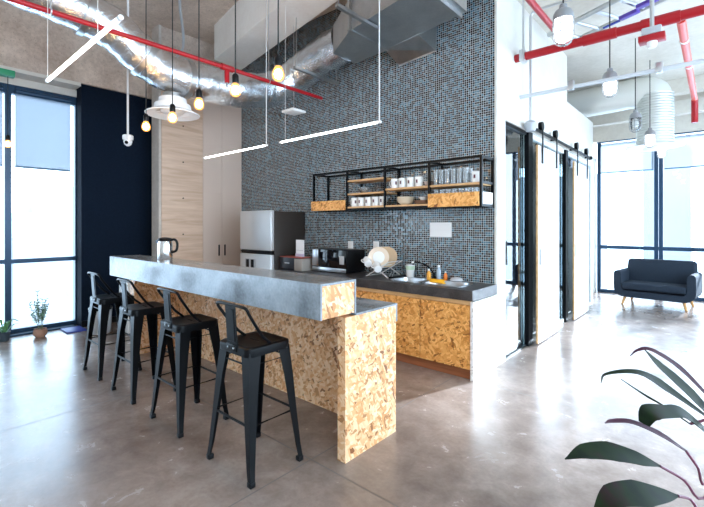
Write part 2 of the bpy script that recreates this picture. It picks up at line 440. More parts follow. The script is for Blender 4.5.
# left side: downstand beam over the window, dark column, grey pillar, plywood wall
struct('trim_2', box(BM(), -7.4, -6.95, -3.4, 3.6, 3.57, ZC_L), CEIL)
struct('trim_3', box(BM(), -7.4, -6.95, -3.4, 1.93, 3.52, 3.57), WHITE_P)
struct('wall_left', box(BM(), -7.4, -7.0, 1.95, 3.56, 0, 3.57), NAVY)
struct('baseboard_left', box(BM(), -7.0, -6.985, 1.95, 3.56, 0, 0.09), BLACKP)
struct('trim_4', box(BM(), -6.72, -6.47, 2.84, 2.88, 0, ZC_L), PILLAR)
bm = box(BM(), -6.62, -6.45, 2.88, 3.56, 0, 3.75)
ply = struct('wall_plywood', bm, PLY)
for z in (1.35, 1.93, 2.51, 3.09):
    bm = BM()
    for y in (3.22,): cyl(bm, (-6.451, y, z), (-6.447, y, z), 0.012, 10)
    b = struct('bolt_head', bm, BLACKP, ply)
struct('wall_left_upper', box(BM(), -7.3, -6.5, 2.88, 4.32, 3.75, ZC_L), CEIL)
# plastered drop beam, slightly skewed to the room
def prism(bm, poly, z0, z1):
    a = [bm.verts.new((x, y, z0)) for x, y in poly]; b = [bm.verts.new((x, y, z1)) for x, y in poly]
    bm.faces.new(list(reversed(a))); bm.faces.new(b); n = len(poly)
    for i in range(n): bm.faces.new((a[i], a[(i+1) % n], b[(i+1) % n], b[i]))
    return bm
struct('trim_5', prism(BM(), [(-5.85, 3.42), (-1.80, 2.72), (-1.80, 3.18), (-5.90, 3.94)], 4.06, ZC_L), BEAMM)
# cream beams at the right
struct('trim_6', box(BM(), -3.3, 3.6, 9.95, 10.15, 3.60, 3.86, 0.01), CEILR)
struct('trim_7', box(BM(), -3.3, 3.6, 9.45, 9.7, 3.88, ZC_R), CEILR)
struct('trim_8', box(BM(), -3.3, 3.6, 10.62, 10.9, 3.36, ZC_R), CEILR)

# windows -------------------------------------------------
w1 = sroot('window_1', (-7.3, 1.0, 0))
bm = BM()
for y0, y1 in ((1.115, 1.185), (1.935, 1.95), (-0.35, -0.25), (-1.9, -1.8)): box(bm, -7.34, -7.24, y0, y1, 0.0, 3.52)
for z0, z1 in ((0.0, 0.07), (0.97, 1.03), (3.30, 3.42)): box(bm, -7.335, -7.245, -3.2, 1.95, z0, z1)
struct('window_frame', bm, FRAME, w1)
for i, (y0, y1) in enumerate(((1.185, 1.935), (-0.25, 1.115), (-1.8, -0.35))):
    for z0, z1 in ((0.07, 0.97), (1.03, 3.30)):
        struct('pane', box(BM(), -7.30, -7.29, y0, y1, z0, z1), PANE, w1)
struct('window_header', box(BM(), -7.35, -7.22, -3.2, 1.95, 3.42, 3.52), WHITE_P, w1)
struct('floor_track', box(BM(), -7.22, -7.10, -3.2, 1.9, 0.0, 0.02), FRAME, w1)
for y0, y1, lab in ((1.22, 1.87, 'pale blue translucent roller blind beside the dark column'), (-0.24, 1.09, 'pale blue translucent roller blind at the left edge of the photo')):
    t = thing('roller_blind', lab, 'blind', (-7.22, (y0+y1)/2, 3.28), 'roller blinds on the left window')
    obj('blind_fabric', box(BM(), -7.222, -7.218, y0, y1, 2.31, 3.30), BLIND, t, False)
    obj('bottom_rail', box(BM(), -7.23, -7.21, y0, y1, 2.29, 2.315, 0.003), mat('blue_grey_rail', (0.10, 0.20, 0.32), 0.4), t)
    obj('roller', cyl(BM(), (-7.2, y0, 3.33), (-7.2, y1, 3.33), 0.035), FRAME, t)
def far_window(name, x0, x1, mull, zt):
    w = sroot(name, ((x0+x1)/2, 10.7, 0)); bm = BM()
    for x in mull: box(bm, x-0.035, x+0.035, 10.66, 10.74, 0, zt)
    for z0, z1 in ((0.0, 0.07), (0.97, 1.05), (zt-0.06, zt)): box(bm, x0, x1, 10.665, 10.735, z0, z1)
    struct('window_frame', bm, FRAME, w)
    ms = sorted(mull)
    for a, b in zip(ms[:-1], ms[1:]):
        for z0, z1 in ((0.07, 0.97), (1.05, zt-0.06)):
            struct('pane', box(BM(), a+0.035, b-0.035, 10.695, 10.705, z0, z1), PANE, w)
    return w
far_window('window_2', -2.02, 3.6, (-1.99, -0.95, -0.87, 0.3, 1.4, 2.5, 3.55), 3.4)
far_window('window_3', -6.4, -2.05, (-6.3, -5.2, -4.1, -3.0, -2.1), 3.0)
for a, b, lab in ((-1.95, -0.99, 'lowered blue sun blind on the window left of the mullion'), (-0.81, 0.26, 'lowered blue sun blind on the window right of the mullion')):
    t = thing('roller_blind', lab, 'blind', ((a+b)/2, 10.6, 3.2), 'roller blinds on the far window')
    obj('blind_fabric', box(BM(), a, b, 10.62, 10.624, 2.66, 3.30), BLIND, t, False)
    obj('bottom_rail', box(BM(), a, b, 10.61, 10.63, 2.64, 2.665, 0.003), MATS['blue_grey_rail'], t)

# partition of the meeting room: glass, black posts ----------------------
w4 = sroot('window_4', (-1.8, 4.9, 0))
struct('pane', box(BM(), -1.806, -1.794, 4.57, 5.28, 0.02, 2.62), PANEG, w4)
struct('window_frame', box(box(BM(), -1.83, -1.77, 4.55, 5.28, 0.0, 0.02), -1.83, -1.77, 4.55, 5.28, 2.62, 2.66), BLACK, w4)
struct('door_pull', box(BM(), -1.785, -1.765, 4.62, 4.64, 1.05, 1.32), BLACK, w4)
w5 = sroot('window_5', (-1.8, 6.6, 0))
struct('pane', box(BM(), -1.806, -1.794, 5.42, 6.95, 0.06, 2.60), PANEG, w5)
struct('window_frame', box(box(BM(), -1.83, -1.77, 5.42, 6.95, 0.0, 0.06), -1.83, -1.77, 5.42, 6.95, 2.60, 2.66), WHITE, w5)
w6 = sroot('window_6', (-1.8, 8.0, 0))
struct('pane', box(BM(), -1.806, -1.794, 7.10, 8.80, 0.06, 2.60), PANEG, w6)
struct('window_frame', box(box(box(BM(), -1.83, -1.77, 7.10, 8.80, 0.0, 0.06), -1.83, -1.77, 7.10, 8.80, 2.60, 2.66), -1.83, -1.77, 8.80, 8.85, 0, 2.66), WHITE, w6)
struct('trim_10', box(BM(), -1.80, -1.745, 5.29, 5.44, 0, 2.66), BLACK)
struct('trim_11', box(BM(), -1.80, -1.745, 6.97, 7.10, 0, 2.66), BLACK)

def barn_door(n, y0, y1):
    d = sroot('door_%d' % n, (-1.69, (y0+y1)/2, 0.0))
    struct('door_panel', box(BM(), -1.70, -1.67, y0+0.02, y1, 0.02, 2.50, 0.003), DOORW, d)
    struct('door_edge', box(BM(), -1.695, -1.672, y0, y0+0.02, 0.02, 2.50), SHELFW, d)
    struct('kick_line', box(BM(), -1.669, -1.6665, y0+0.03, y1, 0.28, 0.295), GREYP, d)
    struct('door_pull', box(BM(), -1.668, -1.655, y0+0.06, y0+0.09, 1.0, 1.2, 0.004), GREYP, d)
    for y in (y0+0.15, y1-0.15):
        bm = box(BM(), -1.664, -1.654, y-0.02, y+0.02, 2.28, 2.72)
        struct('hanger', bm, BLACK, d)
        struct('roller_wheel', cyl(BM(), (-1.70, y, 2.755), (-1.655, y, 2.755), 0.055, 20), BLACK, d, True)
barn_door(1, 5.40, 6.32); barn_door(2, 7.16, 8.12)
t = thing('sliding_door_rail', 'black steel barn door rail along the white wall above the doors', 'rail', (-1.68, 6.7, 2.68))
obj('rail_bar', box(BM(), -1.69, -1.68, 5.12, 8.30, 2.665, 2.705), BLACK, t)
for y in (5.2, 6.2, 7.2, 8.2): obj('standoff', cyl(BM(), (-1.75, y, 2.685), (-1.68, y, 2.685), 0.014, 10), BLACK, t)
for y in (5.10, 8.31): obj('end_stop', lathe(BM(), [(0, -.035), (.03, -.025), (.036, 0), (.03, .025), (0, .035)], (-1.685, y, 2.685), 12), BLACK, t)

# hazy city beyond the glass
CITY = mat('hazy_building', (0.26, 0.265, 0.275), 0.9)
for i, (x, y, w, h) in enumerate(((-34, 150, 14, 17), (-12, 170, 12, 26), (8, 160, 11, 12), (-70, 190, 16, 22), (-160, 12, 18, 9), (-170, 42, 22, 14), (-150, 30, 12, 5))):
    o = obj('office_building', box(BM(), x-w/2, x+w/2, y-w/2, y+w/2, -45, h), CITY, None, False)
    where = ('far beyond the sofa window' if y > 100 else 'far beyond the left window')
    kinds = ['broad pale office block', 'tall slim pale tower', 'low pale block right of the tower', 'distant pale tower seen through the partition glass', 'low wide pale block', 'long pale apartment slab', 'small low pale block']
    tag(o, kinds[i]+' '+where, 'building')

# ------------------------------------------------------------------ bar counter
XE, XF = -1.75, -5.14
bar = thing('bar_counter', 'long OSB bar counter clad in grey concrete with a lower shelf behind', 'bar counter', (-3.45, 2.1, 0))
def lprof(bm, prof, x0, x1):
    a = [bm.verts.new((x0, y, z)) for y, z in prof]; b = [bm.verts.new((x1, y, z)) for y, z in prof]
    bm.faces.new(list(reversed(a))); bm.faces.new(b); n = len(prof)
    for i in range(n): bm.faces.new((a[i], a[(i+1) % n], b[(i+1) % n], b[i]))
    return bm
th = 0.014
bm = BM()   # concrete skin over the raised top: front band, top, back return
lprof(bm, [(1.71, 0.935), (1.71, 1.15), (2.03, 1.15), (2.03, 0.93), (2.03-th, 0.93), (2.03-th, 1.15-th), (1.71+th, 1.15-th), (1.71+th, 0.935)], XF, XE)
obj('raised_concrete_top', bm, SLAB, bar, False)
bm = BM()
lprof(bm, [(2.03, 0.93), (2.49, 0.93), (2.49, 0.80), (2.49-th, 0.80), (2.49-th, 0.93-th), (2.03, 0.93-th)], XF, XE)
obj('low_concrete_top', bm, SLAB, bar, False)
obj('raised_core', box(BM(), XF+0.001, XE-0.004, 1.71+th, 2.03-th, 0.937, 1.15-th), OSB, bar, False)
obj('end_panel', box(BM(), -1.82, XE-0.003, 1.93, 2.49-th, 0, 0.93-th), OSB, bar, False)
obj('end_panel', box(BM(), XF+0.003, -5.03, 1.93, 2.49-th, 0, 0.93-th), OSB, bar, False)
obj('front_panel', box(BM(), -5.03, -1.86, 2.40, 2.43, 0, 0.93-th), OSB, bar, False)

# ------------------------------------------------------------------ kitchen units
KX0, KX1 = -4.70, -1.75
kb = thing('base_cabinet', 'varnished OSB base cabinet run under the dark worktop', 'cabinet', (-3.2, 4.0, 0))
obj('body', box(BM(), KX0, KX1-0.03, 3.778, 4.31, 0.09, 0.76), PLINTH, kb, False)
obj('plinth', box(BM(), KX0, KX1-0.03, 3.785, 4.30, 0.0, 0.09), PLINTH, kb, False)
obj('end_panel', box(BM(), KX1-0.03, KX1, 3.745, 4.318, 0.0, 0.76), OSB_LIT, kb, False, 'OSB end panel with daylight painted into its colour')  # plain OSB end; its paleness is daylight put into the colour
obj('top_strip', box(BM(), KX0, KX1-0.03, 3.752, 3.775, 0.725, 0.765), SHELFW, kb, False)
edges = [KX0, -4.14, -3.55, -2.95, -2.35, KX1-0.033]
for a, b in zip(edges[:-1], edges[1:]):
    d = obj('door', box(BM(), a+0.005, b-0.005, 3.755, 3.775, 0.10, 0.72, 0.002), OSB_D, kb, False)
wt = BM()
# worktop slab with two openings for the basins
BX = [(-2.82, -2.48), (-2.40, -1.95)]; BY0, BY1 = 3.86, 4.18
zs = (0.77, 0.87)
box(wt, KX0, KX1, 3.73, BY0, *zs); box(wt, KX0, KX1, BY1, 4.318, *zs)
for a, b in ((KX0, BX[0][0]), (BX[0][1], BX[1][0]), (BX[1][1], KX1)): box(wt, a, b, BY0, BY1, *zs)
bmesh.ops.remove_doubles(wt, verts=wt.verts, dist=1e-5)
wo = obj('worktop', wt, WORK, None, False)
tag(wo, 'dark stone-look kitchen worktop on the OSB cabinets', 'worktop')
for i, (a, b) in enumerate(BX):
    s = thing('sink', ['steel sink basin nearer the dish rack', 'steel sink basin nearer the cabinet end panel'][i], 'sink', ((a+b)/2, 4.02, 0.75), 'twin sink basins')
    bm = BM(); n = 28
    def ringv(rx, ry, z):
        out = []
        for k in range(n):
            an = 2*PI*k/n; cx, sy = math.cos(an), math.sin(an); q = (abs(cx)**5+abs(sy)**5)**(-1/5)
            out.append(bm.verts.new(((a+b)/2+cx*q*rx, (BY0+BY1)/2+sy*q*ry, z)))
        return out
    hx, hy = (b-a)/2, (BY1-BY0)/2
    rs = [ringv(hx+0.02, hy+0.02, 0.871), ringv(hx+0.02, hy+0.02, 0.877), ringv(hx-0.006, hy-0.006, 0.876), ringv(hx-0.02, hy-0.02, 0.78), ringv(hx-0.06, hy-0.06, 0.773)]
    for A, B in zip(rs[:-1], rs[1:]):
        for k in range(n): bm.faces.new((A[k], A[(k+1) % n], B[(k+1) % n], B[k]))
    bm.faces.new(rs[-1])
    obj('basin', bm, STEEL, s)
    obj('drain', lathe(BM(), [(0, .7775), (.03, .7775), (.035, .7745)], ((a+b)/2, 4.02, 0)), BLACK, s)
# tap
t = thing('kitchen_tap', 'dark slender kitchen tap between the two sink basins', 'tap', (-2.46, 4.22, 0.87))
obj('tap_base', lathe(BM(), [(0, .871), (.028, .871), (.026, .885), (.015, .90), (.015, .95), (0, .955)], (-2.465, 4.24, 0)), BLACK, t)
obj('spout', tube(BM(), smooth_path([(-2.465, 4.24, .94), (-2.53, 4.23, 1.01), (-2.60, 4.20, 1.05), (-2.68, 4.17, 1.06), (-2.70, 4.16, 1.03)], 4), 0.009, 8), BLACK, t)
obj('lever', lathe(BM(), [(0, -.015), (.016, -.01), (.016, .01), (0, .015)], (-2.70, 4.16, 1.06), 12), CERAM, t)

# fridge
fr = thing('fridge', 'silver two-door fridge with dark sides at the far end of the worktop', 'fridge', (-5.12, 3.98, 0))
FX0, FX1 = -5.50, -4.74
obj('body', box(BM(), FX0, FX1, 3.72, 4.30, 0.03, 1.70, 0.01), FRSIDE, fr)
obj('upper_door', box(BM(), FX0, FX1, 3.65, 3.715, 1.13, 1.71, 0.012), FRIDGE, fr)
ld = obj('lower_door', box(BM(), FX0, FX1, 3.65, 3.715, 0.06, 1.075, 0.012), FRIDGE, fr)
obj('door_gap', box(BM(), FX0+0.01, FX1-0.01, 3.67, 3.72, 1.07, 1.135), BLACKP, fr)
obj('handle', box(BM(), FX0+0.03, FX1-0.08, 3.64, 3.66, 1.095, 1.12, 0.006), BLACKP, fr)
for x in (-5.29, -5.17): obj('dispenser_lever', box(BM(), x-0.035, x+0.035, 3.635, 3.65, 0.85, 0.99, 0.006), BLACKP, ld)
obj('dispenser_plate', box(BM(), -5.36, -5.10, 3.643, 3.65, 0.83, 1.0, 0.004), GREYP, ld)
for x in (FX0+0.08, FX1-0.08): obj('foot', cyl(BM(), (x, 3.8, 0), (x, 3.8, 0.04), 0.025), BLACKP, fr)

# tall laminate cabinet in the far corner
tcab = thing('tall_cabinet', 'floor-to-ceiling beige laminate cabinet beside the plywood wall', 'cabinet', (-6.85, 3.93, 0))
obj('body', box(BM(), -6.99, -6.47, 3.565, 4.315, 0, 3.745), LAM, tcab, False)
for k, (a, b) in enumerate(((3.567, 3.916), (3.922, 4.313))):
    for z0, z1 in ((0.02, 2.03), (2.04, 3.74)):
        d = obj('door', box(BM(), -6.47, -6.45, a, b, z0, z1, 0.002), LAM, tcab, False)
        if z0 < 1:
            y = 3.862 if k == 0 else 3.975
            obj('handle', box(BM(), -6.45, -6.446, y-0.014, y+0.014, 0.97, 1.16, 0.002), BLACKP, d)

# ------------------------------------------------------------------ wall shelf
SX = [-4.24, -3.61, -3.0, -2.39, -1.79]; SY0, SY1, SZ0, SZ1 = 4.0, 4.312, 1.69, 2.21
sh = thing('wall_shelf', 'long black steel wall shelf with wooden boards on the tiled wall', 'shelf', (-3.0, 4.16, SZ0))
q = 0.0125
bm = BM()
for y in (SY0, SY1-q*2):
    box(bm, SX[0]-q, SX[-1]+q, y, y+2*q, SZ0, SZ0+2*q)
    box(bm, SX[0]-q, SX[-1]+q, y, y+2*q, SZ1-2*q, SZ1)
obj('frame_rails', bm, BLACK, sh, False)
for x in SX:
    bm = BM()
    for y in (SY0, SY1-2*q): box(bm, x-q, x+q, y, y+2*q, SZ0+2*q, SZ1-2*q)
    for z in (SZ0, SZ1-2*q): box(bm, x-q, x+q, SY0+2*q, SY1-2*q, z, z+2*q)
    if x == SX[-1]: box(bm, x-q, x+q, SY0+2*q, SY1-2*q, 1.925, 1.95)
    obj('upright', bm, BLACK, sh, False)
def board(i, z, z2=None):
    return obj('shelf_board', box(BM(), SX[i]+q, SX[i+1]-q, SY0+0.005, SY1-0.03, z, z+0.022), SHELFW, sh, False)
BB = SZ0+2*q
for i in range(4): board(i, BB)
board(1, 1.885); board(1, 2.055); board(2, 1.915); board(3, 1.915)
obj('osb_front', box(BM(), SX[0]-0.02, SX[1]-q-0.005, SY0-0.02, SY0-0.002, SZ0+0.005, SZ0+0.135), OSB_D, sh, False, 'OSB front board of the left bay')
obj('osb_front', box(BM(), SX[3]+0.0, SX[4]-0.013, SY0-0.02, SY0-0.002, SZ0+0.005, SZ0+0.15), OSB_D, sh, False, 'OSB front board of the right bay')
obj('osb_end', box(BM(), SX[4]-0.008, SX[4]+0.008, SY0+0.03, SY1-0.03, SZ0+0.027, SZ0+0.15), OSB_LIT, sh, False, 'OSB end board with daylight painted into its colour')  # same lit OSB copy, glare on the shelf end held in the colour

# mugs (prototype at origin, handle towards -x)
mug0 = thing('mug', '', 'mug', (0, 0, 0))
obj('cup', lathe(BM(), [(0, .0), (.042, 0), (.046, .004), (.048, .110), (.0485, .113), (.044, .113), (.043, .012), (0, .010)], (0, 0, 0), 22), CERAM, mug0)
obj('mug_handle', tube(BM(), smooth_path([(-.045, 0, .092), (-.068, 0, .089), (-.076, 0, .057), (-.066, 0, .028), (-.044, 0, .023)], 4), .0065, 8), CERAM, mug0)
bm = BM()
for k in range(4):
    a0 = -PI/2+.68+k*0.11; a1 = a0+0.11
    r = 0.0487; bm.faces.new([bm.verts.new((r*math.cos(a), r*math.sin(a), z)) for a, z in ((a0, .042), (a1, .042), (a1, .08), (a0, .08))])
bmesh.ops.remove_doubles(bm, verts=bm.verts, dist=1e-5)
obj('printed_logo', bm, PRINT, mug0)
first = [True]
def place(proto, flag, loc, label, rotz=0, group=None):
    if flag[0]:
        flag[0] = False; proto.location = loc; proto['label'] = label; proto.rotation_euler = (0, 0, rotz)
        if group: proto['group'] = group
        return proto
    return dup(proto, loc, label, rotz, group)
zb = BB+0.022
protos = dup(mug0, (0, 0, -50), 'x')   # pristine source for copies
for i in range(5):
    place(mug0, first, (-3.535+i*0.115, 4.075, zb), 'white printed mug, %s from the left in the row on the bottom board' % ORD[i], 0 if i == 0 else -0.9, 'mugs on the bottom board')
for i in range(4):
    place(mug0, first, (-2.895+i*0.112, 4.07, 1.937), 'white printed mug, %s from the left on the middle board above the bowls' % ORD[i], 0 if i == 0 else -0.9, 'mugs on the middle board')
place(mug0, first, (-1.862, 4.06, 1.937), 'white mug with a dark print at the right end beside the tall glasses', -0.9)
# small cups
tc0 = thing('espresso_cup', '', 'cup', (0, 0, 0)); fl = [True]
obj('cup', lathe(BM(), [(0, 0), (.022, 0), (.034, .03), (.036, .055), (.033, .055), (.030, .028), (.018, .006), (0, .006)], (0, 0, 0), 18), mat('taupe_ceramic', (0.42, 0.34, 0.30), 0.3), tc0)
obj('handle', tube(BM(), smooth_path([(.033, 0, .045), (.05, 0, .04), (.046, 0, .02), (.03, 0, .02)], 3), .004, 6), MATS['taupe_ceramic'], tc0)
for i, x in enumerate((-2.455, -2.46)):
    place(tc0, fl, (x, 4.08+0.09*i, 1.937), 'small taupe cup at the right end of the middle board, %s one' % ('front' if i == 0 else 'rear'), 0, 'taupe cups')
# jars/glass cup on left middle board
g = tag(obj('glass_bowl', lathe(BM(), [(0, 0), (.03, 0), (.065, .045), (.07, .075), (.066, .075), (.06, .045), (.026, .006), (0, .006)], (-3.40, 4.12, 1.907), 20), TUMB), 'clear glass bowl on the short middle board at the left', 'bowl')
# bowls and plates on bottom board of bay 3
for i in range(3):
    o = obj('bowl', lathe(BM(), [(0, 0), (.05, 0), (.095, .035), (.105, .06), (.10, .06), (.09, .037), (.045, .007), (0, .007)], (-2.78, 4.13, zb+i*0.018), 26), CREAM)
    tag(o, 'cream bowl on the bottom board, %s of the stack of three' % ['lowest', 'middle', 'topmost'][i], 'bowl', 'stacked cream bowls')
def plate_prof(r): return [(0, 0), (r*.55, 0), (r*.62, .004), (r*.97, .016), (r, .020), (r*.97, .022), (r*.6, .009), (0, .007)]
for i in range(3):
    o = obj('saucer_plate', lathe(BM(), plate_prof(.11), (-2.53, 4.13, zb+i*0.011), 26), mat('brown_stoneware', (0.33, 0.20, 0.13), 0.35))
    tag(o, 'brown plate beside the bowls, %s of the stack of three' % ['lowest', 'middle', 'topmost'][i], 'plate', 'stacked brown plates')
o = obj('small_bowl', lathe(BM(), [(0, 0), (.03, 0), (.055, .025), (.06, .04), (.056, .04), (.028, .006), (0, .006)], (-2.53, 4.13, zb+0.044), 22), CERAM)
tag(o, 'small pale bowl on top of the brown plates', 'bowl')
# glasses
def tumbler(h, r):
    return lathe(BM(), [(0, 0), (r*.82, 0), (r*.84, .004), (r, h), (r-.002, h), (r*.78, .012), (0, .012)], (0, 0, 0), 18)
gt = obj('tall_glass', tumbler(.165, .034), TUMB); gt['category'] = 'glass'; f1 = [True]
for i in range(6):
    for j in range(2):
        place(gt, f1, (-2.335+i*0.071, 4.06+j*0.10, 1.937), 'tall clear drinking glass on the middle board, %s row, %s from the left' % (['front', 'rear'][j], ORD[i]), 0, 'tall glasses on the middle board')
gs = obj('short_glass', tumbler(.15, .034), TUMB); gs['category'] = 'glass'; f2 = [True]
for i in range(7):
    for j in range(2):
        place(gs, f2, (-2.325+i*0.074, 4.06+j*0.10, zb), 'clear glass behind the OSB front board, %s row, %s from the left' % (['front', 'rear'][j], ORD[i]), 0, 'glasses on the bottom board')

# ------------------------------------------------------------------ things on the worktop
ZT = 0.871
mw = thing('microwave', 'black microwave with silver front panel on the worktop', 'microwave', (-3.82, 4.1, ZT))
obj('case', box(BM(), -4.17, -3.545, 3.945, 4.29, ZT+0.012, 1.175, 0.006), BLACKP, mw)
fp = obj('front_panel', box(BM(), -4.17, -3.545, 3.92, 3.945, ZT+0.012, 1.175, 0.004), DARKGLASS, mw)
obj('window', box(BM(), -4.04, -3.70, 3.915, 3.92, ZT+0.07, 1.14, 0.002), DARKGLASS, fp)
obj('silver_trim', box(BM(), -4.17, -3.55, 3.914, 3.921, ZT+0.012, ZT+0.065, 0.002), STEEL, fp)
obj('silver_trim', box(BM(), -4.17, -4.055, 3.914, 3.921, ZT+0.075, 1.17, 0.002), STEEL, fp)
obj('control_panel', box(BM(), -3.66, -3.58, 3.914, 3.921, ZT+0.12, 1.10, 0.002), GREYP, fp)
for x in (-4.05, -3.6):
    for y in (3.97, 4.25): obj('foot', cyl(BM(), (x, y, ZT), (x, y, ZT+0.013), 0.015, 10), BLACKP, mw)

cb_ = thing('capsule_box', 'dark and grey cardboard coffee box between fridge and microwave', 'box', (-4.44, 3.87, ZT))
obj('box_body', box(BM(), -4.68, -4.38, 3.77, 3.97, ZT, ZT+.175, .003), BOXD, cb_)
obj('box_side', box(BM(), -4.376, -4.22, 3.77, 3.96, ZT, ZT+.165, .003), mat('grey_card', (0.33, 0.30, 0.27), 0.5), cb_, label='grey half of the box')
obj('box_lid', box(BM(), -4.685, -4.21, 3.765, 3.975, ZT+.175, ZT+.185, .002), BOXR, cb_, label='red top')
obj('white_mark', box(BM(), -4.58, -4.48, 3.768, 3.77, ZT+.09, ZT+.105), GREYP, cb_)
cd = thing('tent_card', 'white upright notice card with lilac foot on top of the coffee box', 'card', (-4.40, 3.9, ZT+.185))
obj('card_sheet', box(BM(), -4.49, -4.32, 3.90, 3.906, ZT+.187, ZT+.42), PAPER, cd, False)
obj('card_foot', box(BM(), -4.49, -4.32, 3.89, 3.90, ZT+.186, ZT+.225), CARD, cd, False)
obj('card_text', box(BM(), -4.47, -4.34, 3.8985, 3.90, ZT+.27, ZT+.275), GREYP, cd, False)

# dish rack
dr = thing('dish_rack', 'folding wire dish rack with crossed side slats on the worktop', 'dish rack', (-3.12, 4.1, ZT))
for y, nm in ((3.95, 'crossed_slats'), (4.22, 'crossed_slats')):
    bm = BM()
    tube(bm, [(-3.33, y, 1.06), (-3.0, y, ZT+0.006)], 0.007, 6); tube(bm, [(-3.33, y+0.014, ZT+0.006), (-3.0, y+0.014, 1.06)], 0.007, 6)
    obj(nm, bm, mat('light_rack_wood', (0.72, 0.70, 0.68), 0.4), dr)
bm = BM()
for x, z in ((-3.33, 1.06), (-3.25, 1.016), (-3.20, 0.985), (-3.0, 1.06), (-3.08, 1.016), (-3.13, 0.985), (-3.33, ZT+0.006), (-3.0, ZT+0.006)):
    tube(bm, [(x, 3.94, z), (x, 4.24, z)], 0.004, 6)
obj('cross_bars', bm, MATS['light_rack_wood'], dr)
obj('drip_tray', box(BM(), -3.02, -2.94, 3.96, 4.26, ZT, ZT+0.02, 0.006), BLACKP, dr, label='black drip tray')
bm = BM()
for k in range(2): tube(bm, smooth_path([(-2.99+k*.035, 3.97, ZT+.02), (-2.98+k*.035, 4.0, ZT+.07), (-2.98+k*.035, 4.2, ZT+.07), (-2.98+k*.035, 4.24, ZT+.02)], 3), 0.003, 6)
obj('tray_wires', bm, STEEL, dr)
dr.location.x += 0.09
ax = Vector((0.50, -0.86, 0.12)).normalized(); mt = ax.to_track_quat('Z', 'Y').to_matrix()
for i in range(3):
    c = Vector((-3.10+0.022*i, 4.02+0.055*i, 1.105))
    m_ = mat('tan_plate', (0.62, 0.44, 0.28), 0.25) if i else mat('pale_plate', (0.80, 0.66, 0.52), 0.2)
    o = obj('dinner_plate', lathe(BM(), plate_prof(.128), c, 30, mt), m_)
    tag(o, ('pale cream dinner plate with a white centre, frontmost in the dish rack' if i == 0 else 'tan dinner plate upright in the dish rack, %s from the front' % ORD[i]), 'plate', 'plates in the dish rack')
    if i == 0:
        obj('plate_well', lathe(BM(), [(0, .0115), (.068, .0115), (.073, .0135), (.068, .0142), (0, .0125)], c, 26, mt), CERAM, o, label='white centre of the plate')
for i, (c, rz, lab) in enumerate((((-3.16, 3.89, 1.03), 0.9, 'white printed mug lying in the dish rack, upper one'), ((-3.01, 3.89, 0.975), 0.9, 'white printed mug lying in the dish rack, lower one'))):
    m_ = dup(protos, c, lab, 0, 'mugs in the dish rack'); m_.rotation_euler = (math.radians(-68), math.radians(10), 0.9)
for o in list(protos.children): bpy.data.objects.remove(o)
bpy.data.objects.remove(protos)

t = thing('paper_cup', 'tall white cup with pale green print left of the sinks', 'cup', (-2.78, 4.24, ZT))
obj('cup', lathe(BM(), [(0, 0), (.046, 0), (.048, .004), (.056, .145), (.058, .148), (.054, .148), (.045, .008), (0, .008)], (-2.79, 4.24, ZT), 22), CERAM, t)
obj('green_print', lathe(BM(), [(.0535, .09), (.0567, .137)], (-2.79, 4.24, ZT), 22), CUPG, t)
t = thing('sponge_tray', 'bright yellow tray with a sloping face on the sink rim', 'sponge tray', (-2.2, 3.9, ZT))
obj('tray', obox(BM(), (-2.235, 3.91, 0.905), (0.17, 0.05, 0.008), Matrix.Rotation(math.radians(42), 3, 'X'), 0.003), YEL, t)
obj('tray_base', box(BM(), -2.31, -2.16, 3.915, 3.955, 0.878, 0.892, 0.003), YEL, t)
def bottle(name, x, y, r, h, m, cm, lab):
    t = thing(name, lab, 'bottle', (x, y, ZT))
    obj('bottle_body', lathe(BM(), [(0, 0), (r*.9, 0), (r, .006), (r, h*.6), (r*.5, h*.78), (r*.4, h*.85), (0, h*.85)], (x, y, ZT), 18), m, t)
    obj('cap', lathe(BM(), [(0, h*.85), (r*.48, h*.85), (r*.45, h), (0, h)], (x, y, ZT), 14), cm, t)
bottle('soap_bottle', -2.46, 4.12, 0.026, 0.13, mat('amber_liquid', (0.8, 0.36, 0.05), 0.3), WHITE, 'small amber bottle of soap behind the yellow tray')
bottle('soap_bottle', -2.40, 4.24, 0.028, 0.17, mat('clear_grey', (0.45, 0.55, 0.65), 0.2), WHITE, 'pale grey-blue soap bottle behind the basins')
bottle('detergent_bottle', -2.32, 4.25, 0.022, 0.10, ORANGE, WHITE, 'short orange detergent bottle beside the pale soap bottle')
o = obj('dish_cloth', lathe(BM(), [(0, 0), (.05, 0), (.075, .012), (.06, .035), (.03, .045), (0, .048)], (-2.18, 4.245, ZT), 14), mat('grey_cloth', (0.6, 0.6, 0.62), 0.9)); tag(o, 'crumpled pale grey cloth behind the right basin', 'cloth')

# things on the tiled wall
o = obj('paper_notice', box(BM(), -2.56, -2.28, 4.312, 4.318, 1.36, 1.53), PAPER, None, False); tag(o, 'white paper notice taped to the tiles under the shelf', 'notice')
for x, z, lab in ((-3.82, 1.215, 'white wall socket on the tiles above the microwave'), (-3.37, 1.225, 'white wall socket on the tiles above the plates')):
    t = thing('wall_socket', lab, 'socket', (x, 4.315, z)); obj('plate', box(BM(), x-0.045, x+0.045, 4.308, 4.319, z-0.06, z+0.06, 0.003), WHITE, t)
    obj('socket_face', box(BM(), x-0.02, x+0.02, 4.303, 4.308, z-0.035, z+0.035, 0.003), CERAM, t)

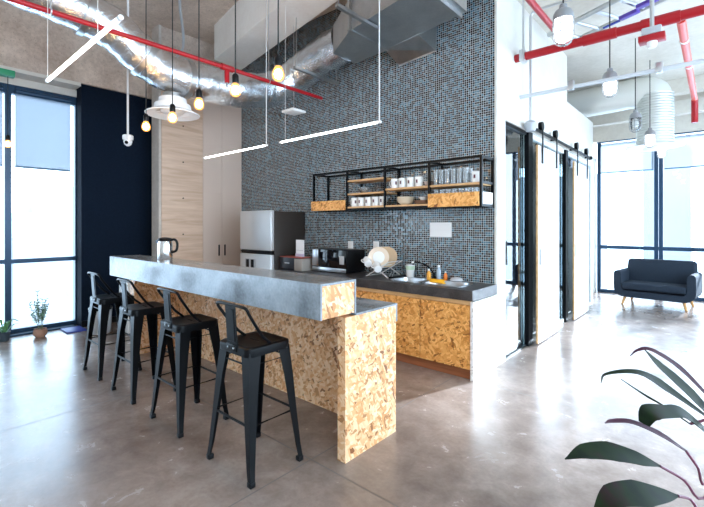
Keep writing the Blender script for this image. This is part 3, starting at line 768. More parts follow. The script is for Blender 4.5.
# vacuum jug on the bar
t = thing('vacuum_jug', 'silver vacuum jug with black lid and handle on the bar', 'jug', (-4.12, 1.9, 1.15))
cx, cy = -4.25, 1.93
obj('jug_body', lathe(BM(), [(0, 1.151), (.068, 1.151), (.072, 1.16), (.072, 1.30), (.064, 1.335), (0, 1.335)], (cx, cy, 0), 28), mat('polished_steel', (0.75, 0.75, 0.76), 0.16, 1.0), t)
obj('jug_lid', lathe(BM(), [(0, 1.336), (.066, 1.336), (.070, 1.345), (.062, 1.365), (.03, 1.372), (0, 1.374)], (cx, cy, 0), 28), BLACKP, t)
d = Rv
obj('jug_handle', tube(BM(), smooth_path([Vector((cx, cy, 1.345))+d*.05, Vector((cx, cy, 1.35))+d*.10, Vector((cx, cy, 1.31))+d*.125, Vector((cx, cy, 1.24))+d*.115, Vector((cx, cy, 1.22))+d*.065], 4), .013, 8), BLACKP, t)
obj('jug_spout', box(BM(), cx-0.115, cx-0.06, cy-0.05, cy-0.02, 1.315, 1.345, 0.006), BLACKP, t)

# ------------------------------------------------------------------ bar stools
st = thing('bar_stool', '', 'stool', (0, 0, 0))
SH = 0.77; hs = 0.165
bm = BM()   # pressed sheet seat with rounded corners and turned down skirt
def rr(bm, hx, hy, z, r=0.05, n=6):
    vs = []
    for sx, sy, a0 in ((1, 1, 0), (-1, 1, PI/2), (-1, -1, PI), (1, -1, 1.5*PI)):
        for k in range(n+1):
            a = a0+PI/2*k/n; vs.append(bm.verts.new((sx*(hx-r)+r*math.cos(a), sy*(hy-r)+r*math.sin(a), z)))
    return vs
R_ = [rr(bm, hs+.004, hs-.001, SH-.055), rr(bm, hs+.006, hs+.001, SH-.02), rr(bm, hs+.004, hs-.001, SH-.006), rr(bm, hs-.006, hs-.011, SH), rr(bm, hs-.035, hs-.04, SH-.005)]
for A, B in zip(R_[:-1], R_[1:]):
    for k in range(len(A)): bm.faces.new((A[k], A[(k+1) % len(A)], B[(k+1) % len(A)], B[k]))
bm.faces.new(R_[-1]); bm.faces.new(list(reversed(R_[0])))
seat_o = obj('seat', bm, BLACK, st)
obj('carry_slot', box(BM(), -.045, .045, -.008, .008, SH-.006, SH-.0035, .001), mat('slot_shadow_black', (0.002, 0.002, 0.002), 0.9), seat_o)
def leg_bm(sx, sy):
    bm = BM(); rings = []
    # corner path from under the seat to the foot with a slight outward kick
    for z, x, y, w in ((SH-.03, .160, .150, .085), (.55, .180, .166, .066), (.30, .203, .180, .048), (.10, .225, .192, .036), (.02, .240, .198, .030)):
        X, Y = sx*x, sy*y; t_ = 0.006
        pts = [(X, Y), (X-sx*w, Y), (X-sx*w, Y-sy*t_), (X-sx*t_*1.5, Y-sy*t_*1.5), (X-sx*t_, Y-sy*w), (X, Y-sy*w)]
        rings.append([bm.verts.new((a, b, z)) for a, b in pts])
    for A, B in zip(rings[:-1], rings[1:]):
        for k in range(6): bm.faces.new((A[k], A[(k+1) % 6], B[(k+1) % 6], B[k]))
    bm.faces.new(rings[0]); bm.faces.new(list(reversed(rings[-1])))
    return bm
for sx in (-1, 1):
    for sy in (-1, 1):
        l = obj('leg', leg_bm(sx, sy), BLACK, st, False)
        obj('rubber_foot', box(BM(), min(sx*.205, sx*.243), max(sx*.205, sx*.243), min(sy*.165, sy*.201), max(sy*.165, sy*.201), 0, .03, .004), BLACKP, l)
def ring_at(z, x, y, r):
    return tube(BM(), [(-x, -y, z), (x, -y, z), (x, y, z), (-x, y, z)], r, 8, closed=True)
obj('footrest_ring', ring_at(.325, .195, .172, .0085), BLACK, st)
obj('upper_brace', ring_at(.665, .158, .146, .006), BLACK, st)
pts = [(-.135, .02, SH-.004), (-.142, -.05, SH+.06), (-.158, -.145, SH+.19), (-.160, -.165, SH+.225), (-.135, -.175, SH+.243), (0, -.178, SH+.247), (.135, -.175, SH+.243), (.160, -.165, SH+.225), (.158, -.145, SH+.19), (.142, -.05, SH+.06), (.135, .02, SH-.004)]
obj('back_tube', tube(BM(), smooth_path(pts, 4), .0095, 10), BLACK, st)
sp_ = BM(); a_ = Matrix.Rotation(math.radians(4), 3, 'X')
obox(sp_, (0, -.170, SH+.115), (.112, .004, .262), a_, .0015, 1)
sp_o = obj('splat', sp_, BLACK, st)
obj('pressed_rib', obox(BM(), (0, -.1745, SH+.12), (.075, .004, .20), a_, .0018, 1), BLACK, sp_o)
obj('splat_bracket', box(BM(), -.055, .055, -.172, -.162, SH-.035, SH+.005, .002), BLACK, st)
for x in (-.03, .03): obj('bolt', cyl(BM(), (x, -.178, SH-.015), (x, -.17, SH-.015), .006, 8), STEEL, st)
labs = ['black metal bar stool nearest the left window, farthest away', 'black metal bar stool second from the left window', 'black metal bar stool third from the left window', 'black metal bar stool nearest the bar end, closest to the camera']
for i, x in enumerate((-4.695, -3.90, -3.075, -2.225)):
    o = st if i == 0 else dup(st, (0, 0, 0)); o.location = (x, 1.585, 0); o['label'] = labs[i]; o['group'] = 'black metal bar stools along the counter'

# ------------------------------------------------------------------ bins behind the stools
def bin_(x, y, w, d, h, m, lab):
    t = thing('waste_bin', lab, 'bin', (x, y, 0), None)
    obj('bin_body', box(BM(), x-w/2, x+w/2, y-d/2, y+d/2, 0, h, .02, 3), m, t)
    l = obj('bin_lid', box(BM(), x-w/2-.005, x+w/2+.005, y-d/2-.005, y+d/2+.005, h+.001, h+.05, .015, 3), m, t)
    obj('bin_flap', box(BM(), x+w/2+.004, x+w/2+.008, y-d/2+.05, y+d/2-.05, h-.02, h+.03, .002), BLACKP, l)
bin_(-6.25, 2.42, 0.34, 0.34, 0.66, WHITE, 'tall white waste bin with dark slot seen behind the second stool')
t = thing('round_bin', 'silver cylindrical bin beside the dark column behind the first stool', 'bin', (-6.35, 2.05, 0))
obj('bin_body', lathe(BM(), [(0, 0), (.11, 0), (.13, .01), (.14, .34), (.13, .35), (0, .35)], (-6.42, 2.02, 0), 24), STEEL, t)
obj('bin_rim', lathe(BM(), [(.141, .33), (.146, .34), (.146, .36), (.138, .37), (0, .372)], (-6.42, 2.02, 0), 24), BLACKP, t)
o = obj('floor_mat', box(BM(), -7.05, -6.72, 1.70, 1.94, 0, .02, .004), BLUEP); tag(o, 'flat blue-edged floor mat at the foot of the dark column', 'mat')

# ------------------------------------------------------------------ ducts
def duct(name, pts, r, lab, n=24, m=None, collars=()):
    t = thing(name, lab, 'duct', Vector(pts[0]))
    sm = smooth_path(pts, 7)
    rr_ = []
    for i in range(len(sm)):
        rr_.append(r*(1+0.10*min(1, max(0, (i-35)/14))+0.03*math.sin(i*1.9)+0.02*math.sin(i*0.7)))
    obj('duct_skin', tube(BM(), sm, rr_, n), m or FOIL, t)
    for k in collars:
        p = sm[k]; d_ = (sm[min(k+1, len(sm)-1)]-sm[max(k-1, 0)]).normalized()
        obj('collar', tube(BM(), [p-d_*.03, p-d_*.028, p+d_*.028, p+d_*.03], [r*.98, r*1.10, r*1.10, r*.98], n), GALV, t)
    return t
duct('flexible_duct', [(-4.62, -0.6, 3.70), (-4.62, 0.5, 3.66), (-4.62, 1.12, 3.60), (-4.62, 1.54, 3.50), (-4.62, 1.80, 3.34), (-4.62, 2.12, 3.20), (-4.62, 2.65, 3.20), (-4.62, 3.15, 3.26), (-4.60, 3.55, 3.36), (-4.38, 3.82, 3.58), (-4.0, 3.86, 3.72), (-3.45, 3.80, 3.76)], 0.205,
     'foil-wrapped flexible air duct snaking down above the bar to the tiled wall', 26, None, (17, 30, 38))
# rectangular galvanised duct near the tiled wall
def rect_duct():
    t = thing('rectangular_duct', 'grey galvanised rectangular duct below the ceiling by the tiled wall', 'duct', (-2.3, 3.8, 3.66))
    bm = BM()
    cs = [(-3.45, 3.78, 3.55, .20, .17), (-3.05, 3.76, 3.64, .34, .18), (-1.9, 3.56, 3.66, .36, .18)]
    rings = []
    for x, y, z0, hw, h in cs: rings.append([bm.verts.new(p) for p in ((x, y-hw, z0), (x, y+hw, z0), (x, y+hw, z0+h*2), (x, y-hw, z0+h*2))])
    for A, B in zip(rings[:-1], rings[1:]):
        for k in range(4): bm.faces.new((A[k], A[(k+1) % 4], B[(k+1) % 4], B[k]))
    bm.faces.new(rings[0]); bm.faces.new(rings[-1])
    obj('duct_body', bm, GALV, t, False)
    # angled outlet hanging towards the tiles
    bm = BM()
    A = [bm.verts.new(p) for p in ((-3.05, 4.08, 3.64), (-2.52, 4.00, 3.64), (-2.52, 4.00, 3.90), (-3.05, 4.08, 3.90))]
    B = [bm.verts.new(p) for p in ((-2.98, 4.28, 3.49), (-2.46, 4.28, 3.53), (-2.46, 4.30, 3.90), (-2.98, 4.30, 3.90))]
    for k in range(4): bm.faces.new((A[k], A[(k+1) % 4], B[(k+1) % 4], B[k]))
    bm.faces.new(B); bm.faces.new(A)
    obj('angled_outlet', bm, GALV, t, False)
    obj('outlet_rim', tube(BM(), [(-2.98, 4.28, 3.49), (-2.46, 4.28, 3.53)], .008, 6), GALV, t)
    for x, y in ((-3.02, 3.755), (-1.98, 3.57)):
        obj('flange', box(BM(), x-.015, x+.015, y-.385, y+.385, 3.625, 4.05), GALV, t, False)
rect_duct()
for x, y0, y1, lab in ((-3.9, 3.36, 4.14, 'steel strut channel under the duct beside the white beam'), (-2.75, 2.9, 3.55, 'steel strut channel under the duct near the top of the photo')):
    t = thing('strut_channel', lab, 'bracket', (x, (y0+y1)/2, 3.5)); z = 3.42 if x < -3 else 3.60
    obj('channel', box(BM(), x-.02, x+.02, y0, y1, z, z+.035), GALV, t, False)
    for y in ((y0+.03, y1-.03) if x < -3 else (y0+.03,)): obj('threaded_rod', cyl(BM(), (x, y, z+.02), (x, y, ZC_L), .005, 6), GALV, t)

# round ceiling diffuser under the flexible duct
t = thing('air_diffuser', 'round white air diffuser hanging under the foil duct above the bar', 'air diffuser', (-4.63, 2.19, 2.74))
c = (-4.63, 2.19, 0)
obj('diffuser_dish', lathe(BM(), [(.19, 2.775), (.25, 2.755), (.285, 2.745), (.288, 2.755), (.25, 2.775), (.20, 2.80), (.19, 2.86), (.15, 2.875), (.145, 2.93), (.12, 2.935), (.12, 2.86), (.16, 2.80), (.19, 2.775)], c, 36), WHITE, t)
obj('diffuser_core', lathe(BM(), [(0, 2.765), (.10, 2.765), (.13, 2.785), (.06, 2.82), (0, 2.83)], c, 30), WHITE, t)
obj('neck', lathe(BM(), [(.10, 2.92), (.11, 2.93), (.11, 2.98), (.10, 2.985)], c, 30), GALV, t)
for k in range(4):
    a = PI/4+k*PI/2; obj('spoke', tube(BM(), [(c[0]+.11*math.cos(a), c[1]+.11*math.sin(a), 2.785), (c[0]+.195*math.cos(a), c[1]+.195*math.sin(a), 2.785)], .006, 6), WHITE, t)

# red sprinkler main over the bar (runs away from the camera)
t = thing('sprinkler_pipe', 'long red sprinkler pipe crossing above the bar to the tiled wall', 'pipe', (-4.0, 2, 3.2))
XR, ZR = -4.00, 3.207
obj('pipe', cyl(BM(), (XR, -1.5, ZR), (XR, 3.93, ZR), .022, 14), RED, t)
obj('tee_fitting', tube(tube(BM(), [(XR, 2.42, ZR), (XR, 2.56, ZR)], .034, 14), [(XR, 2.49, ZR), (XR, 2.49, ZR-.16)], .026, 14), RED, t)
obj('sprinkler_head', lathe(BM(), [(0, 0), (.022, 0), (.022, .004), (.008, .008), (.010, .04), (0, .04)], (XR, 2.49, ZR-.20), 12), STEEL, t)
for y in (0.9, 3.05):
    obj('hanger_clamp', tube(BM(), [(XR+.03*math.cos(a), y, ZR+.03*math.sin(a)) for a in [k*PI/6 for k in range(12)]], .006, 6, closed=True), STEEL, t)
    obj('hanger_rod', cyl(BM(), (XR, y, ZR+.03), (XR, y, ZC_L), .005, 6), STEEL, t)

# ------------------------------------------------------------------ pendant bulbs over the bar
pb = thing('pendant_bulb', '', 'pendant lamp', (0, 0, 0))
BZ = 0.0
obj('bulb', lathe(BM(), [(0, -.05), (.02, -.047), (.036, -.03), (.040, -.008), (.034, .018), (.022, .04), (.018, .05), (0, .05)], (0, 0, 0), 20), WARMG, pb)
obj('filament', lathe(BM(), [(0, -.036), (.020, -.028), (.027, -.006), (.020, .018), (0, .032)], (0, 0, 0), 14), FILC, pb)
obj('lamp_holder', lathe(BM(), [(0, .045), (.022, .045), (.024, .05), (.024, .10), (.014, .115), (0, .118)], (0, 0, 0), 16), BLACKP, pb)
obj('cord', cyl(BM(), (0, 0, .11), (0, 0, 2.16), .0045, 8), CORD, pb)
bl = bpy.data.lights.new('bulb_light', 'POINT'); bl.energy = 5; bl.color = (1.0, 0.55, 0.22); bl.shadow_soft_size = 0.04
PBX = [(-4.15, 1.7, 2.457), (-3.60, 1.7, 2.448), (-3.14, 1.7, 2.48), (-2.62, 1.7, 2.48), (-2.13, 1.7, 2.48)]
for i, p in enumerate(PBX):
    o = pb if i == 0 else dup(pb, (0, 0, 0))
    o.location = p; o['group'] = 'bare bulbs over the bar'
    o['label'] = 'bare glowing bulb on a black cord over the bar, %s from the left' % ORD[i]
    lo = bpy.data.objects.new('bulb_light', bl); COL.objects.link(lo); lo.location = (p[0], p[1], p[2]-0.01); lo.parent = None; lo.location.z -= 0.06
o = thing('pendant_bulb', 'bare glowing bulb hanging in front of the left window mullion', 'pendant lamp', (-6.88, 1.09, 2.55))
for ch in list(pb.children):
    if ch.name.startswith('cord'): continue
    c_ = ch.copy(); COL.objects.link(c_); c_.parent = o
obj('cord', cyl(BM(), (-6.88, 1.09, 2.66), (-6.88, 1.09, 3.42), .004, 8), CORD, o)
obj('cord_box', box(BM(), -6.95, -6.84, 1.0, 1.16, 3.42, 3.50, .006), GREENP, o, label='green junction box')

# ------------------------------------------------------------------ linear LED pendants
def led(x0, x1, y, z, r, lab, cords, tilt=0.0):
    t = thing('linear_pendant', lab, 'pendant lamp', ((x0+x1)/2, y, z), 'linear LED pendants')
    obj('led_tube', cyl(BM(), (x0+.03, y, z), (x1-.03, y, z+tilt), r, 14), LED, t)
    for x in (x0, x1):
        zz = z+(tilt if x == x1 else 0); obj('end_cap', cyl(BM(), (x-(0 if x == x0 else .035), y, zz), (x+(.035 if x == x0 else 0), y, zz), r*1.15, 14), WHITE, t)
    for x, rr2 in cords:
        obj('suspension_cord', cyl(BM(), (x, y, z+r), (x, y, ZC_L), rr2, 6), WCORD, t)
led(-3.88, -2.39, 0.85, 2.61, .012, 'bright white LED tube hanging near the left window, top left', ((-3.86, .002), (-2.75, .002)))
led(-5.62, -4.12, 3.12, 2.475, .011, 'white LED tube hanging before the beige cabinet', ((-4.14, .0055),))
led(-3.88, -2.38, 3.12, 2.475, .011, 'white LED tube hanging before the tiled wall above the shelf', ((-2.40, .006), (-3.78, .002)))

# access point on a rod
t = thing('access_point', 'flat square white ceiling unit on a rod before the tiled wall', 'access point', (-4.07, 3.5, 2.94))
obj('unit', obox(BM(), (-4.07, 3.5, 2.95), (.22, .22, .03), rotz3(0), .006), WHITE, t)
obj('rod', cyl(BM(), (-4.07, 3.5, 2.965), (-4.07, 3.5, ZC_L), .004, 6), STEEL, t)
# security camera
t = thing('security_camera', 'small white dome security camera on a white pole before the dark column', 'camera', (-5.46, 2.02, 2.5))
c = (-5.46, 2.02, 0)
obj('housing', lathe(BM(), [(0, 2.61), (.05, 2.61), (.062, 2.60), (.06, 2.555), (.045, 2.55), (0, 2.55)], c, 22), WHITE, t)
obj('dome', lathe(BM(), [(.045, 2.552), (.05, 2.53), (.04, 2.495), (.018, 2.475), (0, 2.47)], c, 22), WHITE, t)
lp = Vector((c[0], c[1], 2.51))-Fv*.046+Rv*.01
obj('lens', cyl(BM(), lp, lp-Fv*.012, .020, 14), DARKGLASS, t)
obj('pole', tube(tube(BM(), [(c[0]-.015, c[1], 2.60), (c[0]-.015, c[1], ZC_L)], .008, 8), [(c[0]+.015, c[1], 2.60), (c[0]+.015, c[1], ZC_L)], .006, 8), WHITE, t)
# conduit on left ceiling
t = thing('ceiling_conduit', 'bent grey conduit under the concrete ceiling left of the white beam', 'conduit', (-5.6, 2.6, 4.4))
obj('conduit_tube', tube(BM(), smooth_path([(-6.9, 3.0, 4.12), (-6.3, 3.05, 4.12), (-5.9, 2.95, 4.2), (-5.5, 2.7, 4.5), (-5.3, 2.6, 4.58)], 6), .018, 10), GREYP, t)
obj('conduit_box', box(BM(), -6.95, -6.83, 2.93, 3.07, 4.06, 4.18, .006), GREYP, t)

# ------------------------------------------------------------------ right side ceiling services
t = thing('sprinkler_pipe', 'thick red sprinkler main crossing the upper right ceiling', 'pipe', (0, 4.85, 3.42))
obj('pipe', cyl(BM(), (-1.75, 4.85, 3.42), (2.5, 4.85, 3.42), .045, 16), RED, t)
for x in (-1.05, -0.55): obj('coupling', cyl(BM(), (x, 4.85, 3.42), (x+.3, 4.85, 3.42), .055, 16), RED, t)
obj('branch_pipe', cyl(BM(), (-1.20, 3.2, 3.42), (-1.20, 4.83, 3.42), .028, 14), RED, t)
obj('hanger_rod', cyl(BM(), (-1.66, 4.85, 3.47), (-1.66, 4.85, ZC_R), .012, 8), STEEL, t)
obj('hanger_clamp', box(BM(), -1.69, -1.63, 4.79, 4.91, 3.36, 3.49, .01), STEEL, t)
t = thing('sprinkler_drop', 'bright red branch pipe dropping from the main at the far right', 'pipe', (-0.33, 5.5, 3.4))
XD = -0.25
obj('flexible_pipe', tube(BM(), [(XD, 4.9, 3.40), (XD, 5.2, 3.39), (XD, 8.0, 3.37)], .036, 12), REDL, t)
obj('cap_end', tube(BM(), [(XD, 8.0, 3.37), (XD, 8.03, 3.32), (XD, 8.03, 3.03)], .042, 12), RED, t)
for y in (5.4, 6.3, 7.2): obj('hose_ring', tube(BM(), [(XD, y, 3.387), (XD, y+.03, 3.386)], .042, 12), CERAM, t)
t = thing('conduit', 'straight pale grey conduit crossing the right ceiling below the red main', 'conduit', (0, 5.0, 3.01))
obj('tube', cyl(BM(), (-1.75, 5.0, 3.01), (2.5, 5.0, 3.01), .022, 12), mat('pale_grey_paint', (0.6, 0.63, 0.66), 0.4), t)
for x in (-1.2, -0.42): obj('conduit_clip', box(BM(), x-.03, x+.03, 4.97, 5.03, 2.98, 3.08, .006), STEEL, t)
t = thing('conduit_drop', 'vertical grey conduit with junction head ending above the glass partition', 'conduit', (-1.65, 4.98, 2.6))
obj('tube', cyl(BM(), (-1.66, 5.09, 2.72), (-1.66, 5.09, 3.95), .016, 12), STEEL, t)
obj('tube_elbow', tube(BM(), smooth_path([(-1.66, 5.09, 3.94), (-1.64, 5.09, 4.0), (-1.55, 5.09, 4.02), (-1.1, 5.09, 4.02)], 4), .016, 10), STEEL, t)
obj('junction_head', lathe(BM(), [(0, 2.61), (.05, 2.61), (.07, 2.66), (.075, 2.70), (.04, 2.735), (0, 2.74)], (-1.66, 5.09, 0), 18), GREYP, t)
# fire device with red ring
t = thing('fire_sounder', 'grey box with red band and white tip hanging from a conduit', 'alarm', (-0.45, 4.66, 3.2))
c = (-0.446, 4.66, 0)
obj('upper_housing', box(BM(), c[0]-.075, c[0]+.075, c[1]-.06, c[1]+.06, 3.23, 3.30, .012), GREYP, t)
obj('red_band', box(BM(), c[0]-.10, c[0]+.10, c[1]-.06, c[1]+.06, 3.175, 3.23, .006), RED, t)
obj('white_tip', lathe(BM(), [(0, 3.12), (.03, 3.12), (.04, 3.15), (.04, 3.175), (0, 3.175)], c, 16), WHITE, t)
obj('conduit_drop', cyl(BM(), (c[0], c[1], 3.30), (c[0], c[1], ZC_R), .018, 10), STEEL, t)
# cable ladder with purple and blue boxes
t = thing('cable_ladder', 'grey cable ladder with slanting rungs under the upper right ceiling', 'cable tray', (-0.9, 5.2, 3.85))
A = Vector((-1.42, 6.05, 3.93)); B = Vector((0.10, 5.30, 3.93)); dd = (B-A).normalized(); pn = Vector((dd.y, -dd.x, 0))
bm = BM()
for off in (0, 0.45): tube(bm, [A+pn*off, B+pn*off], .03, 8)
obj('side_rails', bm, GALV, t)
for k in range(6):
    p = A+dd*(0.1+k*0.27); obj('rung', tube(BM(), [p, p+pn*.45], .022, 8), STEEL, t)
for p, L, m_, lab in ((Vector((-.93, 5.66, 3.92)), .20, BLUEP, 'narrow blue cable trunk fixed to the ladder, left one'), (Vector((-.737, 5.53, 3.92)), .20, PURPLE, 'purple box fixed to the ladder, middle one'), (Vector((-.555, 5.36, 3.92)), .20, PURPLE, 'purple box fixed to the ladder, right one')):
    an = math.atan2(dd.y, dd.x); o = obj('trunking_box', obox(BM(), p+Vector((0, 0, -.07)), (L, .07 if m_ is PURPLE else .03, .04 if m_ is PURPLE else .02), rotz3(an), .006), m_); tag(o, lab, 'trunking')
t = thing('duct_run', 'large pale foil duct turning down from the right wall above the sofa', 'duct', (-0.81, 8.87, 3.5))
DY = 8.87; DXc = -0.81
def spiral():
    m = mat('spiral_duct', (0.70, 0.72, 0.70), 0.4, 0.8); q_ = NT(m); p = q_.coord(); s_ = q_.new('ShaderNodeSeparateXYZ'); q_.link(p, s_.inputs[0])
    w = q_.math('SINE', q_.math('MULTIPLY', s_.outputs['Z'], 2*PI/0.045)); q_.bump(w, 0.5, 0.01); return m
obj('spiral_drop', cyl(BM(), (DXc, DY, 2.87), (DXc, DY, 3.75), .27, 32), spiral(), t)
obj('duct_elbow', tube(BM(), smooth_path([(-3.2, DY, 3.80), (-1.6, DY, 3.82), (-1.15, DY, 3.84), (-.87, DY, 3.80), (DXc, DY, 3.62)], 6), .26, 24), mat('pale_foil', (0.80, 0.80, 0.76), 0.38, 0.5), t)
obj('diffuser_disc', lathe(BM(), [(0, 2.80), (.14, 2.80), (.18, 2.835), (.41, 2.845), (.42, 2.855), (.28, 2.88), (0, 2.88)], (DXc, DY, 0), 40), WHITE, t)

# caged pendants
cg = thing('caged_pendant', '', 'pendant lamp', (0, 0, 0))
obj('glass_jar', lathe(BM(), [(0, -.125), (.03, -.12), (.055, -.10), (.062, -.05), (.062, .05), (.05, .06)], (0, 0, 0), 20), COOLG, cg)
glow = obj('lamp_bulb', lathe(BM(), [(0, -.085), (.025, -.075), (.040, -.04), (.036, 0), (.018, .04), (0, .05)], (0, 0, 0), 16), CAGEL, cg)
obj('lamp_cap', lathe(BM(), [(.068, .045), (.072, .05), (.070, .085), (.055, .115), (.03, .13), (.026, .16), (0, .162)], (0, 0, 0), 20), mat('cast_grey', (0.30, 0.30, 0.31), 0.45, 0.4), cg)
bm = BM()
for k in range(4):
    a = k*PI/4; pts = [Vector((math.cos(a)*r, math.sin(a)*r, z)) for r, z in ((.072, .05), (.074, -.06), (.062, -.12), (.03, -.145), (0, -.15))]
    pts += [Vector((-p.x, -p.y, p.z)) for p in reversed(pts[:-1])]
    tube(bm, pts, .0035, 6)
for z, r in ((0.0, .074), (-.06, .074)): tube(bm, [(r*math.cos(a), r*math.sin(a), z) for a in [k*PI/8 for k in range(16)]], .0035, 6, closed=True)
obj('wire_cage', bm, MATS['cast_grey'], cg)
obj('cord', cyl(BM(), (0, 0, .16), (0, 0, 1.26), .006, 8), CORD, cg)
UNLIT = mat('unlit_lamp', (0.75, 0.75, 0.72), 0.3)
CPP = [(-.87, 3.40, 3.0), (-.87, 5.21, 3.03), (-.86, 7.00, 2.95), (-.80, 8.08, 2.88), (-.80, 9.95, 2.93)]
cl = ['caged industrial pendant, lit and largest, at the top beside the white wall', 'lit caged pendant hanging just below the red main', 'unlit caged pendant with clear jar before the spiral duct', 'lit caged pendant hanging beside the spiral duct, second farthest', 'farthest lit caged pendant, below the white disc diffuser']
for i, p in enumerate(CPP):
    o = cg if i == 0 else dup(cg, (0, 0, 0)); o.location = p; o['label'] = cl[i]; o['group'] = 'caged industrial pendants'
    if i == 2:
        for ch in o.children:
            if ch.name.startswith('lamp_bulb'): ch.data = ch.data.copy(); ch.data.materials[0] = UNLIT
            if ch.name.startswith('glass_jar'): ch.data = ch.data.copy(); ch.data.materials[0] = BULBG
    elif i > 0 or True:
        pass

# ------------------------------------------------------------------ sofa
sf = thing('sofa', 'slate-blue two-seat sofa with splayed wooden legs before the far window', 'sofa', (0, 0, 0))
W2, D0, D1 = 0.56, -.38, .34     # built at the origin facing -y
bm = BM()
# U-shaped shell (arms + base) extruded in depth with rounded corners
outer = []; inner = []
def arc(cx, cz, r, a0, a1, n=6): return [(cx+r*math.cos(a0+(a1-a0)*k/n), cz+r*math.sin(a0+(a1-a0)*k/n)) for k in range(n+1)]
prof = [(-W2, .56)] + arc(-W2+.16, .30, .16, PI, 1.5*PI) + arc(W2-.16, .30, .16, 1.5*PI, 2*PI) + [(W2, .56)] + arc(W2-.055, .56, .055, 0, PI, 6)[1:] + arc(W2-.19, .33, .08, 0, -PI/2, 5) + arc(-W2+.19, .33, .08, -PI/2, -PI, 5) + arc(-W2+.055, .56, .055, 0, PI, 6)[:-1]
a_ = [bm.verts.new((x, D0, z)) for x, z in prof]; b_ = [bm.verts.new((x, D1, z)) for x, z in prof]
bm.faces.new(list(reversed(a_))); bm.faces.new(b_)
for i in range(len(prof)): bm.faces.new((a_[i], a_[(i+1) % len(prof)], b_[(i+1) % len(prof)], b_[i]))
obj('arm_shell', bm, SOFAB, sf)
bm = BM(); box(bm, -W2+.115, W2-.115, D0-.01, .16, .28, .40, .035, 4); obj('seat_cushion', bm, SOFAB, sf)
bm = BM(); box(bm, -.515, .515, -.07, .07, -.05, .49, .06, 5)
for v in bm.verts:
    if v.co.z > .3: v.co.x *= .96
bm.transform(Matrix.Translation((0, .24, .32)) @ Matrix.Rotation(math.radians(-11), 4, 'X')); obj('backrest', bm, SOFAB, sf)
for x, y in ((-.40, -.30), (.40, -.30), (-.40, .26), (.40, .26)):
    obj('leg', cyl(BM(), (x, y, .15), (x*1.10, y*1.15, 0), .028, 12, .018), LEGW, sf)
sf.scale = (1.10, 1.0, 1.04); sf.location = (-.84, 9.62, 0); sf.rotation_euler = (0, 0, math.radians(-6))

# meeting room: table and office chair behind the glass
t = thing('meeting_table', 'dark-topped meeting table behind the glass partition', 'table', (-3.1, 6.9, 0))
obj('tabletop', box(BM(), -3.9, -2.35, 6.5, 8.3, .71, .74, .006), mat('dark_tabletop', (0.03, 0.035, 0.04), 0.3), t)
for x in (-3.8, -2.45):
    for y in (6.6, 8.2): obj('leg', box(BM(), x-.025, x+.025, y-.025, y+.025, 0, .71), BLACK, t)
def office_chair(x, y, rz, lab):
    t = thing('office_chair', lab, 'chair', (0, 0, 0))
    obj('seat', box(BM(), -.24, .24, -.23, .24, .44, .51, .03, 3), CHAIRB, t)
    obj('backrest', box(BM(), -.22, .22, .20, .25, .58, 1.08, .022, 3), CHAIRB, t)
    obj('gas_stem', cyl(BM(), (0, 0, .10), (0, 0, .44), .025, 12), BLACK, t)
    obj('back_bracket', box(BM(), -.03, .03, .15, .26, .42, .62, .006), BLACK, t)
    for k in range(5):
        a = 2*PI*k/5; l = obj('leg', tube(BM(), [(0, 0, .11), (.28*math.cos(a), .28*math.sin(a), .07)], [.022, .014], 8), BLACK, t)
        obj('caster', cyl(BM(), (.28*math.cos(a)-.02, .28*math.sin(a), .028), (.28*math.cos(a)+.02, .28*math.sin(a), .028), .028, 12), BLACKP, l)
    for s in (-1, 1): obj('armrest', tube(BM(), [(s*.24, .10, .47), (s*.28, .08, .66), (s*.28, -.14, .67)], .013, 8), BLACK, t)
    t.location = (x, y, 0); t.rotation_euler = (0, 0, rz); return t
office_chair(-2.62, 6.25, math.radians(200), 'black office chair behind the glass partition by the table')

# ------------------------------------------------------------------ plants
def leaf(bm, pts, widths, normal, thick=.0012, fold=0.12):
    """blade along pts; widths per point; a shallow V across the midrib"""
    sm = smooth_path(pts, 5); n = len(sm); m_ = len(widths)-1
    def W(i):
        f = i/(n-1)*m_; k = min(int(f), m_-1); return widths[k]+(widths[k+1]-widths[k])*(f-k)
    top = []; bot = []
    for i, p in enumerate(sm):
        d = (sm[min(i+1, n-1)]-sm[max(i-1, 0)]).normalized(); s = d.cross(Vector(normal)).normalized(); nn = s.cross(d)
        w = W(i)/2
        row = [p-s*w+nn*w*fold, p, p+s*w+nn*w*fold]
        top.append([bm.verts.new(q_+nn*thick) for q_ in row]); bot.append([bm.verts.new(q_-nn*thick) for q_ in row])
    for i in range(n-1):
        for k in range(2):
            bm.faces.new((top[i][k], top[i][k+1], top[i+1][k+1], top[i+1][k]))
            bm.faces.new((bot[i][k+1], bot[i][k], bot[i+1][k], bot[i+1][k+1]))
        for k, s_ in ((0, 1), (2, -1)):
            bm.faces.new((top[i][k], top[i+1][k], bot[i+1][k], bot[i][k]))
    for i in (0, n-1):
        for k in range(2): bm.faces.new((top[i][k], bot[i][k], bot[i][k+1], top[i][k+1]))
    return bm
def at(u, v, d): return Fv*d+Rv*((u-352)/FPX*d)+Vector((0, 0, HCAM-(v-HORIZON)/FPX*d))
base = Vector((0.14, 1.95, 0))
pl = thing('cordyline', 'dark green and purple cordyline leaves reaching in at the lower right', 'plant', base)
obj('pot', lathe(BM(), [(0, 0), (.13, 0), (.14, .01), (.17, .28), (.175, .30), (.155, .30), (.15, .27), (0, .26)], base, 28), mat('white_glazed_pot', (0.7, 0.7, 0.68), 0.3), pl)
obj('soil', lathe(BM(), [(0, .272), (.148, .272), (.148, .265), (0, .262)], base, 24), SOIL, pl)
crown = base+Vector((0, 0, .86))
